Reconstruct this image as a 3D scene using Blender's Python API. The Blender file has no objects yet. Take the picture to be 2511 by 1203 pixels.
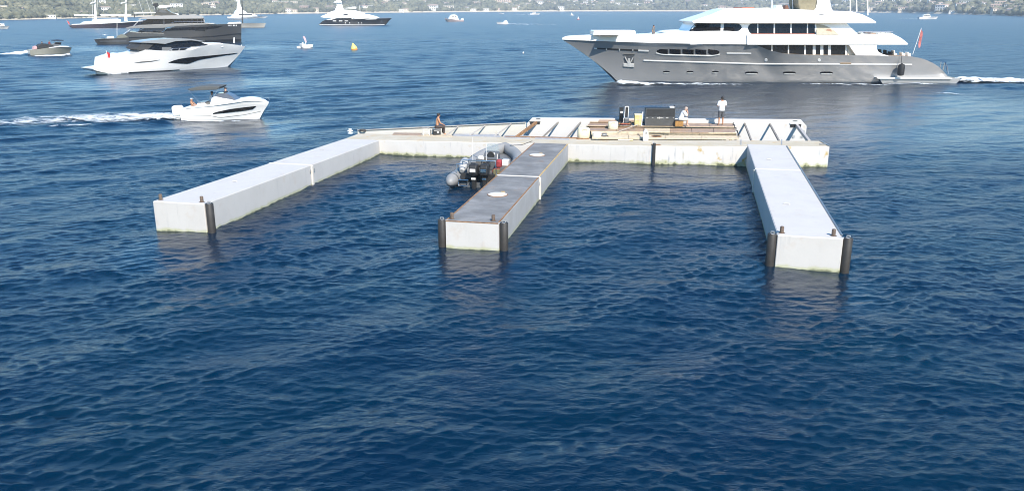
import bpy, bmesh, math, random
import numpy as np
from mathutils import Vector, Matrix
from mathutils.bvhtree import BVHTree

# ------------------------------------------------------------------ camera, light, exposure
SC = bpy.context.scene
COL = SC.collection
FPX, HORIZON, CAM_H = 2000.0, 18.0, 8.6          # focal length and horizon row in photo pixels (2511 x 1203), camera height in m
PW, PH = 2511.0, 1203.0
TILT = math.atan((PH / 2 - HORIZON) / FPX)
SUN_TO = Vector((-0.38, 1.0, -1.0)).normalized()  # direction the sunlight travels
EXPOSURE = 0.78

cam_d = bpy.data.cameras.new('camera')
cam_d.sensor_width = 36.0
cam_d.lens = 36.0 * FPX / PW
cam_d.clip_start, cam_d.clip_end = 0.2, 20000
cam = bpy.data.objects.new('camera', cam_d)
COL.objects.link(cam)
cam.location = (0, 0, CAM_H)
cam.rotation_euler = (math.pi / 2 - TILT, 0, 0)
SC.camera = cam

to_sun = -SUN_TO
SUN_EL = math.asin(to_sun.z)
SUN_AZ = math.atan2(to_sun.x, to_sun.y)            # clockwise from +Y
world = bpy.data.worlds.new('World')
SC.world = world
world.use_nodes = True
wn = world.node_tree
for n in list(wn.nodes):
    wn.nodes.remove(n)
sky = wn.nodes.new('ShaderNodeTexSky')
sky.sky_type = 'NISHITA'
sky.sun_disc = False
sky.sun_elevation = SUN_EL
sky.sun_rotation = SUN_AZ
sky.air_density, sky.dust_density, sky.ozone_density = 1.0, 0.1, 1.2
bg = wn.nodes.new('ShaderNodeBackground')
bg.inputs['Strength'].default_value = 0.13
wo = wn.nodes.new('ShaderNodeOutputWorld')
hs = wn.nodes.new('ShaderNodeHueSaturation')
hs.inputs['Saturation'].default_value = 1.5
wn.links.new(sky.outputs[0], hs.inputs['Color'])
wn.links.new(hs.outputs[0], bg.inputs[0])
wn.links.new(bg.outputs[0], wo.inputs[0])

sun_d = bpy.data.lights.new('sun', 'SUN')
sun_d.energy = 4.6
sun_d.angle = math.radians(0.53)
sun_d.color = (1.0, 0.93, 0.83)
sun = bpy.data.objects.new('sun', sun_d)
COL.objects.link(sun)
sun.rotation_euler = SUN_TO.to_track_quat('-Z', 'Y').to_euler()
sun.location = (40, -40, 80)

SC.view_settings.view_transform = 'Standard'
SC.view_settings.look = 'None'
SC.view_settings.exposure = EXPOSURE
SC.view_settings.gamma = 1.0
SC.view_settings.use_curve_mapping = False
SC.render.engine = 'CYCLES'
SC.cycles.use_denoising = True
SC.cycles.pixel_filter_type = 'BLACKMAN_HARRIS'
SC.cycles.filter_width = 1.05
SC.cycles.sample_clamp_direct = 4.0
SC.cycles.max_bounces = 6
SC.cycles.transparent_max_bounces = 12
SC.cycles.volume_bounces = 0
SC.cycles.caustics_reflective = False
SC.cycles.caustics_refractive = False
SC.render.film_transparent = False

RNG = random.Random(7)

# ------------------------------------------------------------------ photo pixel <-> place
CT, ST = math.cos(TILT), math.sin(TILT)
EYE = Vector((0, 0, CAM_H))


def ray(x, y):
    u, v = x - PW / 2, y - PH / 2
    return Vector((u, FPX * CT - v * ST, -FPX * ST - v * CT)).normalized()


def at(x, y, z=0.0):
    d = ray(x, y)
    return EYE + d * ((z - CAM_H) / d.z)


def at_dist(x, y, dist):
    """point on the sight line at horizontal distance dist along +Y"""
    d = ray(x, y)
    return EYE + d * (dist / d.y)


class Frame:
    """x runs along the thing towards the picture's right, y away from the camera, z up; origin on the water."""

    def __init__(self, p0, p1, z=0.0):
        a, b = at(*p0, z), at(*p1, z)
        e = Vector((b.x - a.x, b.y - a.y, 0)).normalized()
        self.o, self.es, self.et = Vector((a.x, a.y, 0)), e, Vector((-e.y, e.x, 0))
        self.yaw = math.atan2(e.y, e.x)

    def px(self, x, y, t=0.0):
        d = ray(x, y)
        o = self.o + self.et * t
        k = (o - EYE).dot(self.et) / d.dot(self.et)
        p = EYE + d * k
        return ((p - self.o).dot(self.es), p.z)

    def loc(self, p):
        q = Vector(p) - self.o
        return Vector((q.dot(self.es), q.dot(self.et), q.z))

    def gnd(self, x, y, z=0.0):
        return self.loc(at(x, y, z))


# ------------------------------------------------------------------ materials
MATS = {}


def _n(nt, t, **kw):
    n = nt.nodes.new(t)
    for k, v in kw.items():
        setattr(n, k, v)
    return n


def mat(name, col, rough=0.5, metal=0.0, var=0.12, scale=3.0, bump=0.0, bscale=20.0, spec=0.5, coat=0.0, alpha=1.0, emit=None):
    if name in MATS:
        return MATS[name]
    m = bpy.data.materials.new(name)
    m.use_nodes = True
    nt = m.node_tree
    b = nt.nodes['Principled BSDF']
    b.inputs['Roughness'].default_value = rough
    b.inputs['Metallic'].default_value = metal
    b.inputs['Specular IOR Level'].default_value = spec
    b.inputs['Coat Weight'].default_value = coat
    b.inputs['Coat Roughness'].default_value = 0.08
    b.inputs['Alpha'].default_value = alpha
    tc = _n(nt, 'ShaderNodeTexCoord')
    no = _n(nt, 'ShaderNodeTexNoise')
    no.inputs['Scale'].default_value = scale
    no.inputs['Detail'].default_value = 6
    no.inputs['Roughness'].default_value = 0.62
    nt.links.new(tc.outputs['Object'], no.inputs['Vector'])
    cr = _n(nt, 'ShaderNodeValToRGB')
    cr.color_ramp.elements[0].position, cr.color_ramp.elements[1].position = 0.3, 0.7
    lo = [max(0, c * (1 - var)) for c in col]
    hi = [min(1, c * (1 + var)) for c in col]
    cr.color_ramp.elements[0].color = (*lo, 1)
    cr.color_ramp.elements[1].color = (*hi, 1)
    nt.links.new(no.outputs['Fac'], cr.inputs['Fac'])
    nt.links.new(cr.outputs['Color'], b.inputs['Base Color'])
    if bump:
        n2 = _n(nt, 'ShaderNodeTexNoise')
        n2.inputs['Scale'].default_value = bscale
        n2.inputs['Detail'].default_value = 4
        nt.links.new(tc.outputs['Object'], n2.inputs['Vector'])
        bp = _n(nt, 'ShaderNodeBump')
        bp.inputs['Strength'].default_value = bump
        bp.inputs['Distance'].default_value = 0.02
        nt.links.new(n2.outputs['Fac'], bp.inputs['Height'])
        nt.links.new(bp.outputs['Normal'], b.inputs['Normal'])
    if emit:
        b.inputs['Emission Color'].default_value = (*emit[0], 1)
        b.inputs['Emission Strength'].default_value = emit[1]
    MATS[name] = m
    return m


def painted_steel(name, base, rust=0.25, growth=0.6, gh=0.0, scrape=0.0, wear=(0.55, 0.56, 0.57), wear_amt=0.3, rust_col=(0.36, 0.17, 0.04), rough=0.75):
    """Painted pontoon plate: mottled paint, rust blooms, a weed line just above the water, vertical run marks."""
    m = bpy.data.materials.new(name)
    m.use_nodes = True
    nt = m.node_tree
    L = nt.links.new
    b = nt.nodes['Principled BSDF']
    b.inputs['Roughness'].default_value = rough
    geo = _n(nt, 'ShaderNodeNewGeometry')
    sep = _n(nt, 'ShaderNodeSeparateXYZ')
    L(geo.outputs['Position'], sep.inputs[0])

    def noise(scale, detail=6, vec=None, rgh=0.6):
        n = _n(nt, 'ShaderNodeTexNoise')
        n.inputs['Scale'].default_value = scale
        n.inputs['Detail'].default_value = detail
        n.inputs['Roughness'].default_value = rgh
        L(vec or geo.outputs['Position'], n.inputs['Vector'])
        return n.outputs['Fac']

    def ramp(src, a, bb):
        r = _n(nt, 'ShaderNodeMapRange')
        r.interpolation_type = 'SMOOTHSTEP'
        r.inputs['From Min'].default_value, r.inputs['From Max'].default_value = a, bb
        L(src, r.inputs['Value'])
        return r.outputs['Result']

    def mul(a, bb):
        k = _n(nt, 'ShaderNodeMath', operation='MULTIPLY')
        L(a, k.inputs[0])
        if isinstance(bb, (int, float)):
            k.inputs[1].default_value = bb
        else:
            L(bb, k.inputs[1])
        return k.outputs[0]

    def mix(fac, a, bb):
        k = _n(nt, 'ShaderNodeMix', data_type='RGBA')
        L(fac, k.inputs['Factor'])
        if isinstance(a, tuple):
            k.inputs['A'].default_value = (*a, 1)
        else:
            L(a, k.inputs['A'])
        k.inputs['B'].default_value = (*bb, 1)
        return k.outputs['Result']

    col = mix(mul(ramp(noise(0.9), 0.35, 0.75), wear_amt), base, wear)
    col = mix(mul(ramp(noise(9.0), 0.55, 0.8), 0.25 * wear_amt + 0.04), col, (base[0] * 0.6, base[1] * 0.6, base[2] * 0.58))
    # vertical runs
    mp = _n(nt, 'ShaderNodeMapping')
    mp.inputs['Scale'].default_value = (5.0, 5.0, 0.5)
    L(geo.outputs['Position'], mp.inputs['Vector'])
    runs = ramp(noise(1.0, 5, mp.outputs[0]), 0.55, 0.8)
    if scrape:
        col = mix(mul(mul(runs, ramp(noise(0.8, 4), 0.4, 0.6)), scrape), col, (0.16, 0.19, 0.24))
    if rust:
        col = mix(mul(ramp(noise(1.7, 8), 0.58, 0.72), rust), col, rust_col)
        col = mix(mul(mul(runs, ramp(noise(0.6, 3), 0.5, 0.7)), rust), col, (0.45, 0.33, 0.08))
    if growth:
        w = _n(nt, 'ShaderNodeMath', operation='MULTIPLY_ADD')
        L(noise(2.5, 6), w.inputs[0])
        w.inputs[1].default_value = -0.30 - gh
        L(sep.outputs['Z'], w.inputs[2])
        col = mix(mul(ramp(w.outputs[0], 0.02 - gh * 0.3, -0.12 - gh * 0.4), growth), col, (0.42, 0.42, 0.24))
        col = mix(mul(ramp(w.outputs[0], -0.11 - gh * 0.4, -0.17 - gh * 0.4), growth), col, (0.10, 0.11, 0.06))
    L(col, b.inputs['Base Color'])
    bp = _n(nt, 'ShaderNodeBump')
    bp.inputs['Strength'].default_value = 0.25
    bp.inputs['Distance'].default_value = 0.02
    L(noise(3.0, 5), bp.inputs['Height'])
    L(bp.outputs['Normal'], b.inputs['Normal'])
    MATS[name] = m
    return m


# ------------------------------------------------------------------ mesh helpers
def tag(o, label=None, cat=None, group=None, kind=None):
    if label:
        o['label'] = label
    if cat:
        o['category'] = cat
    if group:
        o['group'] = group
    if kind:
        o['kind'] = kind
    return o


def empty(name, loc=(0, 0, 0), rz=0.0, label=None, cat=None, group=None, parent=None):
    o = bpy.data.objects.new(name, None)
    COL.objects.link(o)
    o.empty_display_size = 0.3
    o.location, o.rotation_euler = loc, (0, 0, rz)
    if parent:
        o.parent = parent
    return tag(o, label, cat, group)


def link_mesh(name, verts, faces, material, parent=None, smooth=None, bevel=0.0, loc=None, rz=0.0, mats=None, mat_idx=None):
    me = bpy.data.meshes.new(name)
    me.from_pydata([tuple(v) for v in verts], [], faces)
    bm = bmesh.new()
    bm.from_mesh(me)
    bmesh.ops.recalc_face_normals(bm, faces=bm.faces)
    bm.to_mesh(me)
    bm.free()
    for m_ in (mats or [material]):
        me.materials.append(m_)
    if mat_idx:
        for p, i in zip(me.polygons, mat_idx):
            p.material_index = i
    o = bpy.data.objects.new(name, me)
    COL.objects.link(o)
    if parent:
        o.parent = parent
    if loc is not None:
        o.location = loc
        o.rotation_euler = (0, 0, rz)
    if smooth is not None:
        for p in me.polygons:
            p.use_smooth = True
        me.set_sharp_from_angle(angle=math.radians(smooth))
    if bevel:
        md = o.modifiers.new('bevel', 'BEVEL')
        md.width, md.segments, md.limit_method, md.angle_limit = bevel, 2, 'ANGLE', math.radians(35)
        md.harden_normals = False
    return o


class MB:
    def __init__(self):
        self.v, self.f = [], []

    def add(self, verts, faces):
        k = len(self.v)
        self.v += [tuple(q) for q in verts]
        self.f += [[i + k for i in f] for f in faces]
        return self

    def box(self, c, size, rz=0.0, M=None):
        x, y, z = size[0] / 2, size[1] / 2, size[2] / 2
        R = M or Matrix.Rotation(rz, 3, 'Z')
        vs = [Vector(c) + R @ Vector(q) for q in [(-x, -y, -z), (x, -y, -z), (x, y, -z), (-x, y, -z), (-x, -y, z), (x, -y, z), (x, y, z), (-x, y, z)]]
        return self.add(vs, [[0, 3, 2, 1], [4, 5, 6, 7], [0, 1, 5, 4], [1, 2, 6, 5], [2, 3, 7, 6], [3, 0, 4, 7]])

    def hexa(self, b, t):
        """b, t: four bottom and four top corners"""
        return self.add(list(b) + list(t), [[0, 3, 2, 1], [4, 5, 6, 7], [0, 1, 5, 4], [1, 2, 6, 5], [2, 3, 7, 6], [3, 0, 4, 7]])

    def bar(self, a, b, w, h=None):
        a, b = Vector(a), Vector(b)
        h = h or w
        d = (b - a).normalized()
        up = Vector((0, 0, 1)) if abs(d.z) < 0.95 else Vector((1, 0, 0))
        s = d.cross(up).normalized()
        u = s.cross(d)
        vs = []
        for p in (a, b):
            vs += [p - s * w / 2 - u * h / 2, p + s * w / 2 - u * h / 2, p + s * w / 2 + u * h / 2, p - s * w / 2 + u * h / 2]
        return self.add(vs, [[0, 3, 2, 1], [4, 5, 6, 7], [0, 1, 5, 4], [1, 2, 6, 5], [2, 3, 7, 6], [3, 0, 4, 7]])

    def tube(self, pts, r, n=10, cap=True):
        pts = [Vector(p) for p in pts]
        rs = r if isinstance(r, (list, tuple)) else [r] * len(pts)
        k = len(self.v)
        prev = None
        for i, p in enumerate(pts):
            d = (pts[min(i + 1, len(pts) - 1)] - pts[max(i - 1, 0)]).normalized()
            if prev is None:
                up = Vector((0, 0, 1)) if abs(d.z) < 0.9 else Vector((1, 0, 0))
                s = d.cross(up).normalized()
            else:
                s = (prev - d * prev.dot(d)).normalized()
            prev = s
            u = s.cross(d)
            for j in range(n):
                a = 2 * math.pi * j / n
                self.v.append(tuple(p + (s * math.cos(a) + u * math.sin(a)) * rs[i]))
        for i in range(len(pts) - 1):
            for j in range(n):
                a, b = k + i * n + j, k + i * n + (j + 1) % n
                self.f.append([a, b, b + n, a + n])
        if cap:
            self.f.append([k + j for j in range(n)][::-1])
            e = k + (len(pts) - 1) * n
            self.f.append([e + j for j in range(n)])
        return self

    def lathe(self, c, prof, n=20, axis='Z', M=None):
        """prof: list of (r, h)"""
        k = len(self.v)
        R = M or Matrix.Identity(3)
        for r, h in prof:
            for j in range(n):
                a = 2 * math.pi * j / n
                q = Vector((r * math.cos(a), r * math.sin(a), h))
                if axis == 'X':
                    q = Vector((q.z, q.x, q.y))
                elif axis == 'Y':
                    q = Vector((q.x, q.z, q.y))
                self.v.append(tuple(Vector(c) + R @ q))
        for i in range(len(prof) - 1):
            for j in range(n):
                a, b = k + i * n + j, k + i * n + (j + 1) % n
                self.f.append([a, b, b + n, a + n])
        self.f.append([k + j for j in range(n)][::-1])
        e = k + (len(prof) - 1) * n
        self.f.append([e + j for j in range(n)])
        return self

    def ball(self, c, r, nu=12, nv=8, M=None):
        if not isinstance(r, (tuple, list)):
            r = (r, r, r)
        prof = [(max(1e-4, math.sin(math.pi * i / nv)), -math.cos(math.pi * i / nv)) for i in range(nv + 1)]
        k = len(self.v)
        self.lathe((0, 0, 0), prof, nu)
        R = M or Matrix.Identity(3)
        for i in range(k, len(self.v)):
            q = Vector(self.v[i])
            self.v[i] = tuple(Vector(c) + R @ Vector((q.x * r[0], q.y * r[1], q.z * r[2])))
        return self

    def slab(self, poly, hw, c=0.0, near_only=False):
        """poly: (s, z) outline, extruded across y between c-hw and c+hw; hw may be one per vertex"""
        n = len(poly)
        hs = hw if isinstance(hw, (list, tuple)) else [hw] * n
        k = len(self.v)
        for (s, z), h in zip(poly, hs):
            self.v.append((s, c - h, z))
        for (s, z), h in zip(poly, hs):
            self.v.append((s, c + h, z))
        self.f.append([k + i for i in range(n)])
        self.f.append([k + n + i for i in range(n)][::-1])
        for i in range(n):
            j = (i + 1) % n
            self.f.append([k + i, k + n + i, k + n + j, k + j])
        return self

    def build(self, name, material, parent=None, smooth=None, bevel=0.0, **kw):
        return link_mesh(name, self.v, self.f, material, parent, smooth, bevel, **kw)


def copy_tree(o, parent=None):
    c = o.copy()
    COL.objects.link(c)
    if parent is not None:
        c.parent = parent
    for ch in list(o.children):
        copy_tree(ch, c)
    return c


def lerp_list(pts, x):
    pts = sorted(pts)
    if x <= pts[0][0]:
        return pts[0][1]
    for (a, b), (c, d) in zip(pts, pts[1:]):
        if x <= c:
            return b + (d - b) * (x - a) / max(1e-9, c - a)
    return pts[-1][1]


# palette
M_WHITE = mat('white_gelcoat', (0.84, 0.82, 0.78), 0.25, var=0.03, scale=0.6, coat=0.4)
M_CREAM = mat('cream_paint', (0.74, 0.68, 0.55), 0.5, var=0.12, scale=4)
M_GREYHULL = mat('grey_metallic_hull_paint', (0.37, 0.365, 0.355), 0.2, metal=0.35, var=0.02, scale=0.25, coat=0.7)
M_DARKGREY = mat('dark_grey_paint', (0.10, 0.105, 0.11), 0.35, var=0.08, coat=0.3)
M_MIDGREY = mat('mid_grey_paint', (0.125, 0.122, 0.115), 0.35, var=0.06, scale=0.7, coat=0.3)
M_BLACK = mat('black_rubber', (0.018, 0.018, 0.018), 0.6, var=0.3, scale=6, bump=0.2)
M_BLACKPAINT = mat('black_hull_paint', (0.014, 0.013, 0.014), 0.15, var=0.1, coat=0.8)
M_GLASS = mat('tinted_window_glass', (0.007, 0.007, 0.008), 0.10, var=0.4, scale=1.3, spec=0.25)
M_BLUEGLASS = mat('blue_tinted_glass', (0.03, 0.045, 0.075), 0.06, var=0.3, spec=0.8)
M_CHROME = mat('stainless_steel', (0.62, 0.62, 0.62), 0.18, metal=1.0, var=0.05)
M_TEAK = mat('teak_deck', (0.30, 0.20, 0.11), 0.6, var=0.25, scale=8)
M_RED = mat('red_cloth', (0.52, 0.03, 0.03), 0.7, var=0.15)
M_BOOT = mat('antifouling_black', (0.012, 0.013, 0.015), 0.5)
# ------------------------------------------------------------------ sea
def smooth01(x):
    x = np.clip(x, 0, 1)
    return x * x * (3 - 2 * x)


_wr = np.random.RandomState(11)
WAVES = []
_NW = 110
for _i in range(_NW):
    _lam = math.exp(math.log(0.17) + (math.log(7.5) - math.log(0.17)) * (_i + _wr.rand()) / _NW)
    # short wavelets run with the breeze towards the camera, the longer swell crosses from the upper left
    _main = -78.0 if _lam < 1.6 else -52.0
    _spr = 34.0 if _lam < 0.8 else (34.0 if _lam < 1.6 else 20.0)
    _dir = math.radians(_main + _wr.randn() * _spr)
    _g = 2.0 if _lam < 0.5 else 1.35 if _lam < 0.8 else 0.9 if _lam < 2.2 else (0.8 if _lam < 4 else 0.6)
    WAVES.append((_lam, _dir, 0.135 * math.sqrt(2.0 / _NW) * _g, _wr.rand() * 2 * math.pi))


def gust(x, y):
    """slow patches of rougher and calmer water"""
    a = np.sin(x * 0.13 + y * 0.21 + 1.0) + np.sin(-x * 0.17 + y * 0.11 + 2.3) + np.sin(x * 0.31 - y * 0.07 + 0.4) + np.sin(x * 0.05 + y * 0.43 + 3.0)
    return np.clip(1.0 + 0.11 * a, 0.5, 1.5)


CALM = []          # lee water: smoother beside the hulls and pontoons (x, y, rx, ry, factor)
for _x, _y, _rx, _ry, _f in ((2040, 272, 27, 25, 0.40), (560, 322, 6.5, 7.5, 0.42), (430, 205, 17, 12, 0.45), (440, 610, 2.6, 3.2, 0.5), (1160, 655, 2.4, 3.0, 0.5), (1982, 705, 2.4, 3.0, 0.5), (1150, 400, 9, 4, 0.55), (1650, 425, 9, 4, 0.55), (420, 118, 30, 20, 0.6)):
    _q = at(_x, _y)
    CALM.append((_q.x, _q.y, _rx, _ry, _f))


def calm(x, y):
    c = np.ones_like(x)
    for cx, cy, rx, ry, f in CALM:
        d = np.sqrt(((x - cx) / rx) ** 2 + ((y - cy) / ry) ** 2)
        c *= f + (1 - f) * smooth01((d - 0.55) / 0.6)
    return c


def wake_height(x, y):
    """the hollow and ridges left by the passing boats (line segments on the water)"""
    z = np.zeros_like(x)
    for (ax, ay, bx, by, amp, wid) in WAKES:
        L = math.hypot(bx - ax, by - ay)
        ex, ey = (bx - ax) / L, (by - ay) / L
        s = (x - ax) * ex + (y - ay) * ey
        t = -(x - ax) * ey + (y - ay) * ex
        m = smooth01(s / (0.06 * L)) * smooth01((L - s) / (0.35 * L))
        w = wid * (1 + 0.8 * np.clip(s / L, 0, 1))
        tt = t / w + 0.25 * np.sin(s * 0.9) * 0.6
        z += amp * m * (np.exp(-((tt + 1.3) ** 2) * 1.6) - 0.7 * np.exp(-((tt + 2.6) ** 2) * 1.2) + 0.8 * np.exp(-((tt - 1.3) ** 2) * 1.6)) * (0.8 + 0.3 * np.sin(s * 1.7))
    return z


WAKES = []


def _wk(p0, p1, amp, wid):
    a, b = at(*p0), at(*p1)
    WAKES.append((a.x, a.y, b.x, b.y, amp, wid))


_wk((432, 296), (-260, 322), 0.20, 0.75)      # white speedboat
_wk((2350, 204), (3000, 202), 0.14, 2.2)      # grey yacht
_wk((78, 137), (-300, 139), 0.25, 1.2)        # red-seated runabout


def sea_height(x, y, spacing=0.05, horizontal=False):
    """wave height; spacing (per row when x is 2-D) drops waves the mesh cannot carry, whose slope is returned as roughness"""
    rows = x.ndim == 2
    z = np.zeros_like(x)
    dx = np.zeros_like(x)
    dy = np.zeros_like(x)
    lost = np.zeros(x.shape[0] if rows else 1, np.float32)
    cm = calm(x, y)
    g = gust(x, y) * cm
    q = np.sin(x * 1.31 + 0.7 * y + np.sin(y * 0.83 + 1.0)) + np.sin(-0.9 * x + 1.77 * y + np.sin(x * 0.61)) + np.sin(x * 2.63 - y * 1.11 + 2.0) + np.sin(x * 0.57 + y * 2.9 + 4.0)
    g2 = g * np.clip(1.0 + 0.2 * q, 0.4, 1.7)
    op = 0.5 + 0.75 * smooth01((np.hypot(x, y) - 30) / 60)       # more open water farther out
    sp = np.asarray(spacing, np.float32)
    for lam, d, sl, ph in WAVES:
        k = 2 * math.pi / lam
        a = sl / k
        keep = smooth01((lam / np.maximum(sp, 1e-3) - 2.0) / 2.0)
        n = len(x)
        if rows:
            lost += 0.5 * sl * sl * (1 - keep * keep)
            n = int(np.count_nonzero(keep > 0.01))
            if n == 0:
                continue
            keep = keep[:n, None]
        cx, cy = math.cos(d), math.sin(d)
        th = (k * (x[:n] * cx + y[:n] * cy) + ph).astype(np.float32)
        amp = a * keep * (g2[:n] if lam < 0.8 else (g[:n] if lam < 2.5 else (0.4 + 0.6 * cm[:n])) * (op[:n] if lam < 4 else 1.0))
        z[:n] += amp * np.sin(th)
        if horizontal:
            c = amp * np.cos(th) * 1.5
            dx[:n] += c * cx
            dy[:n] += c * cy
    z += wake_height(x, y)
    return (z, dx, dy, lost) if horizontal else z


def build_sea():
    az = np.radians(np.linspace(-47, 47, 960))
    rs = [7.0]
    while rs[-1] < 9000:
        r = rs[-1]
        f = 0.0033 if r < 70 else (0.0052 if r < 450 else (0.02 if r < 1900 else 0.1))
        rs.append(r * (1 + f))
    rs = np.array(rs)
    R, A = np.meshgrid(rs, az, indexing='ij')
    x, y = R * np.sin(A), R * np.cos(A)
    dr = np.gradient(rs)
    sp = np.maximum(dr, rs * (az[1] - az[0])) * 0.9
    z, dx, dy, lost = sea_height(x, y, sp, True)
    rough = np.sqrt(np.sqrt(2 * lost + 1e-6) * 0.30 + 0.0009)
    cm = calm(x, y).ravel()
    rough = np.repeat(rough[:, None], len(az), 1).ravel() * (0.35 + 0.65 * cm)
    co = np.empty((x.size, 3), np.float32)
    co[:, 0], co[:, 1], co[:, 2] = (x + dx).ravel(), (y + dy).ravel(), z.ravel()
    nr, na = R.shape
    i = np.arange(nr * na).reshape(nr, na)
    q = np.stack([i[:-1, :-1], i[:-1, 1:], i[1:, 1:], i[1:, :-1]], -1).reshape(-1, 4)[:, ::-1]
    # a coarse apron closes the sheet on every other side
    nv = len(co)
    ap = np.array([[-9000, -60, -0.25], [9000, -60, -0.25], [9000, 9200, -0.25], [-9000, 9200, -0.25]], np.float32)
    co = np.concatenate([co, ap])
    me = bpy.data.meshes.new('sea')
    nq = len(q) + 1
    loops = np.concatenate([q.ravel(), np.array([nv, nv + 1, nv + 2, nv + 3])]).astype(np.int32)
    me.vertices.add(len(co))
    me.vertices.foreach_set('co', co.ravel())
    me.loops.add(len(loops))
    me.loops.foreach_set('vertex_index', loops)
    me.polygons.add(nq)
    me.polygons.foreach_set('loop_start', np.arange(nq, dtype=np.int32) * 4)
    me.polygons.foreach_set('loop_total', np.full(nq, 4, np.int32))
    me.update(calc_edges=True)
    me.polygons.foreach_set('use_smooth', np.ones(nq, bool))
    me.attributes.new('ripple', 'FLOAT', 'POINT').data.foreach_set('value', np.concatenate([rough, [0.3] * 4]).astype(np.float32))
    me.attributes.new('breeze', 'FLOAT', 'POINT').data.foreach_set('value', np.concatenate([cm, [1.0] * 4]).astype(np.float32))
    o = bpy.data.objects.new('sea', me)
    COL.objects.link(o)
    tag(o, 'choppy deep blue sea filling most of the view', None, None, 'structure')
    m = bpy.data.materials.new('sea_water')
    m.use_nodes = True
    nt = m.node_tree
    L = nt.links.new
    b = nt.nodes['Principled BSDF']
    b.inputs['IOR'].default_value = 1.333
    rp = _n(nt, 'ShaderNodeAttribute', attribute_name='ripple')
    L(rp.outputs['Fac'], b.inputs['Roughness'])
    geo = _n(nt, 'ShaderNodeNewGeometry')
    mp = _n(nt, 'ShaderNodeMapping')
    mp.inputs['Rotation'].default_value = (0, 0, math.radians(12))
    mp.inputs['Scale'].default_value = (0.6, 1.0, 1.0)
    L(geo.outputs['Position'], mp.inputs['Vector'])

    def noise(scale, detail, rgh=0.55, dist=0.0):
        n = _n(nt, 'ShaderNodeTexNoise')
        n.inputs['Scale'].default_value = scale
        n.inputs['Detail'].default_value = detail
        n.inputs['Roughness'].default_value = rgh
        n.inputs['Distortion'].default_value = dist
        L(mp.outputs[0], n.inputs['Vector'])
        return n.outputs['Fac']
    # ripples too fine for the mesh
    br = _n(nt, 'ShaderNodeAttribute', attribute_name='breeze')
    last = None
    for sc_, dt_, st_, dd_ in ((9.0, 5, 0.7, 0.036), (1.6, 4, 0.5, 0.06), (0.30, 4, 0.7, 0.55)):
        bp = _n(nt, 'ShaderNodeBump')
        ml = _n(nt, 'ShaderNodeMath', operation='MULTIPLY')
        L(br.outputs['Fac'], ml.inputs[0])
        ml.inputs[1].default_value = st_
        L(ml.outputs[0], bp.inputs['Strength'])
        bp.inputs['Distance'].default_value = dd_
        L(noise(sc_, dt_, 0.6, 0.5), bp.inputs['Height'])
        if last:
            L(last, bp.inputs['Normal'])
        last = bp.outputs['Normal']
    L(last, b.inputs['Normal'])
    # slightly greener and bluer patches of the water body
    big = _n(nt, 'ShaderNodeTexNoise')
    big.inputs['Scale'].default_value = 0.16
    big.inputs['Detail'].default_value = 3
    L(geo.outputs['Position'], big.inputs['Vector'])
    cr = _n(nt, 'ShaderNodeValToRGB')
    cr.color_ramp.elements[0].position, cr.color_ramp.elements[1].position = 0.35, 0.68
    cr.color_ramp.elements[0].color = (0.0003, 0.0105, 0.0300, 1)
    cr.color_ramp.elements[1].color = (0.0004, 0.0145, 0.0320, 1)
    L(big.outputs['Fac'], cr.inputs['Fac'])
    L(cr.outputs['Color'], b.inputs['Base Color'])
    me.materials.append(m)
    return o


SEA = build_sea()

# foam ------------------------------------------------------------
M_FOAM = bpy.data.materials.new('sea_foam')
M_FOAM.use_nodes = True


def _foam_mat():
    nt = M_FOAM.node_tree
    L = nt.links.new
    b = nt.nodes['Principled BSDF']
    b.inputs['Base Color'].default_value = (0.76, 0.80, 0.81, 1)
    b.inputs['Roughness'].default_value = 0.8
    at_ = _n(nt, 'ShaderNodeAttribute', attribute_name='cover')
    geo = _n(nt, 'ShaderNodeNewGeometry')
    mp = _n(nt, 'ShaderNodeMapping')
    mp.inputs['Scale'].default_value = (0.6, 1.0, 1.0)
    L(geo.outputs['Position'], mp.inputs['Vector'])
    no = _n(nt, 'ShaderNodeTexNoise')
    no.inputs['Scale'].default_value = 1.1
    no.inputs['Detail'].default_value = 6
    no.inputs['Roughness'].default_value = 0.66
    no.inputs['Distortion'].default_value = 0.8
    L(mp.outputs[0], no.inputs['Vector'])
    ad = _n(nt, 'ShaderNodeMath', operation='MULTIPLY_ADD')
    L(no.outputs['Fac'], ad.inputs[0])
    ad.inputs[1].default_value = 2.0
    sb = _n(nt, 'ShaderNodeMath', operation='SUBTRACT')
    L(at_.outputs['Fac'], sb.inputs[0])
    sb.inputs[1].default_value = 0.58
    L(sb.outputs[0], ad.inputs[2])
    r = _n(nt, 'ShaderNodeMapRange')
    r.interpolation_type = 'SMOOTHSTEP'
    r.inputs['From Min'].default_value, r.inputs['From Max'].default_value = 0.72, 1.30
    L(ad.outputs[0], r.inputs['Value'])
    L(r.outputs['Result'], b.inputs['Alpha'])
    bp = _n(nt, 'ShaderNodeBump')
    bp.inputs['Strength'].default_value = 0.8
    bp.inputs['Distance'].default_value = 0.12
    L(no.outputs['Fac'], bp.inputs['Height'])
    L(bp.outputs['Normal'], b.inputs['Normal'])


_foam_mat()


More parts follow.
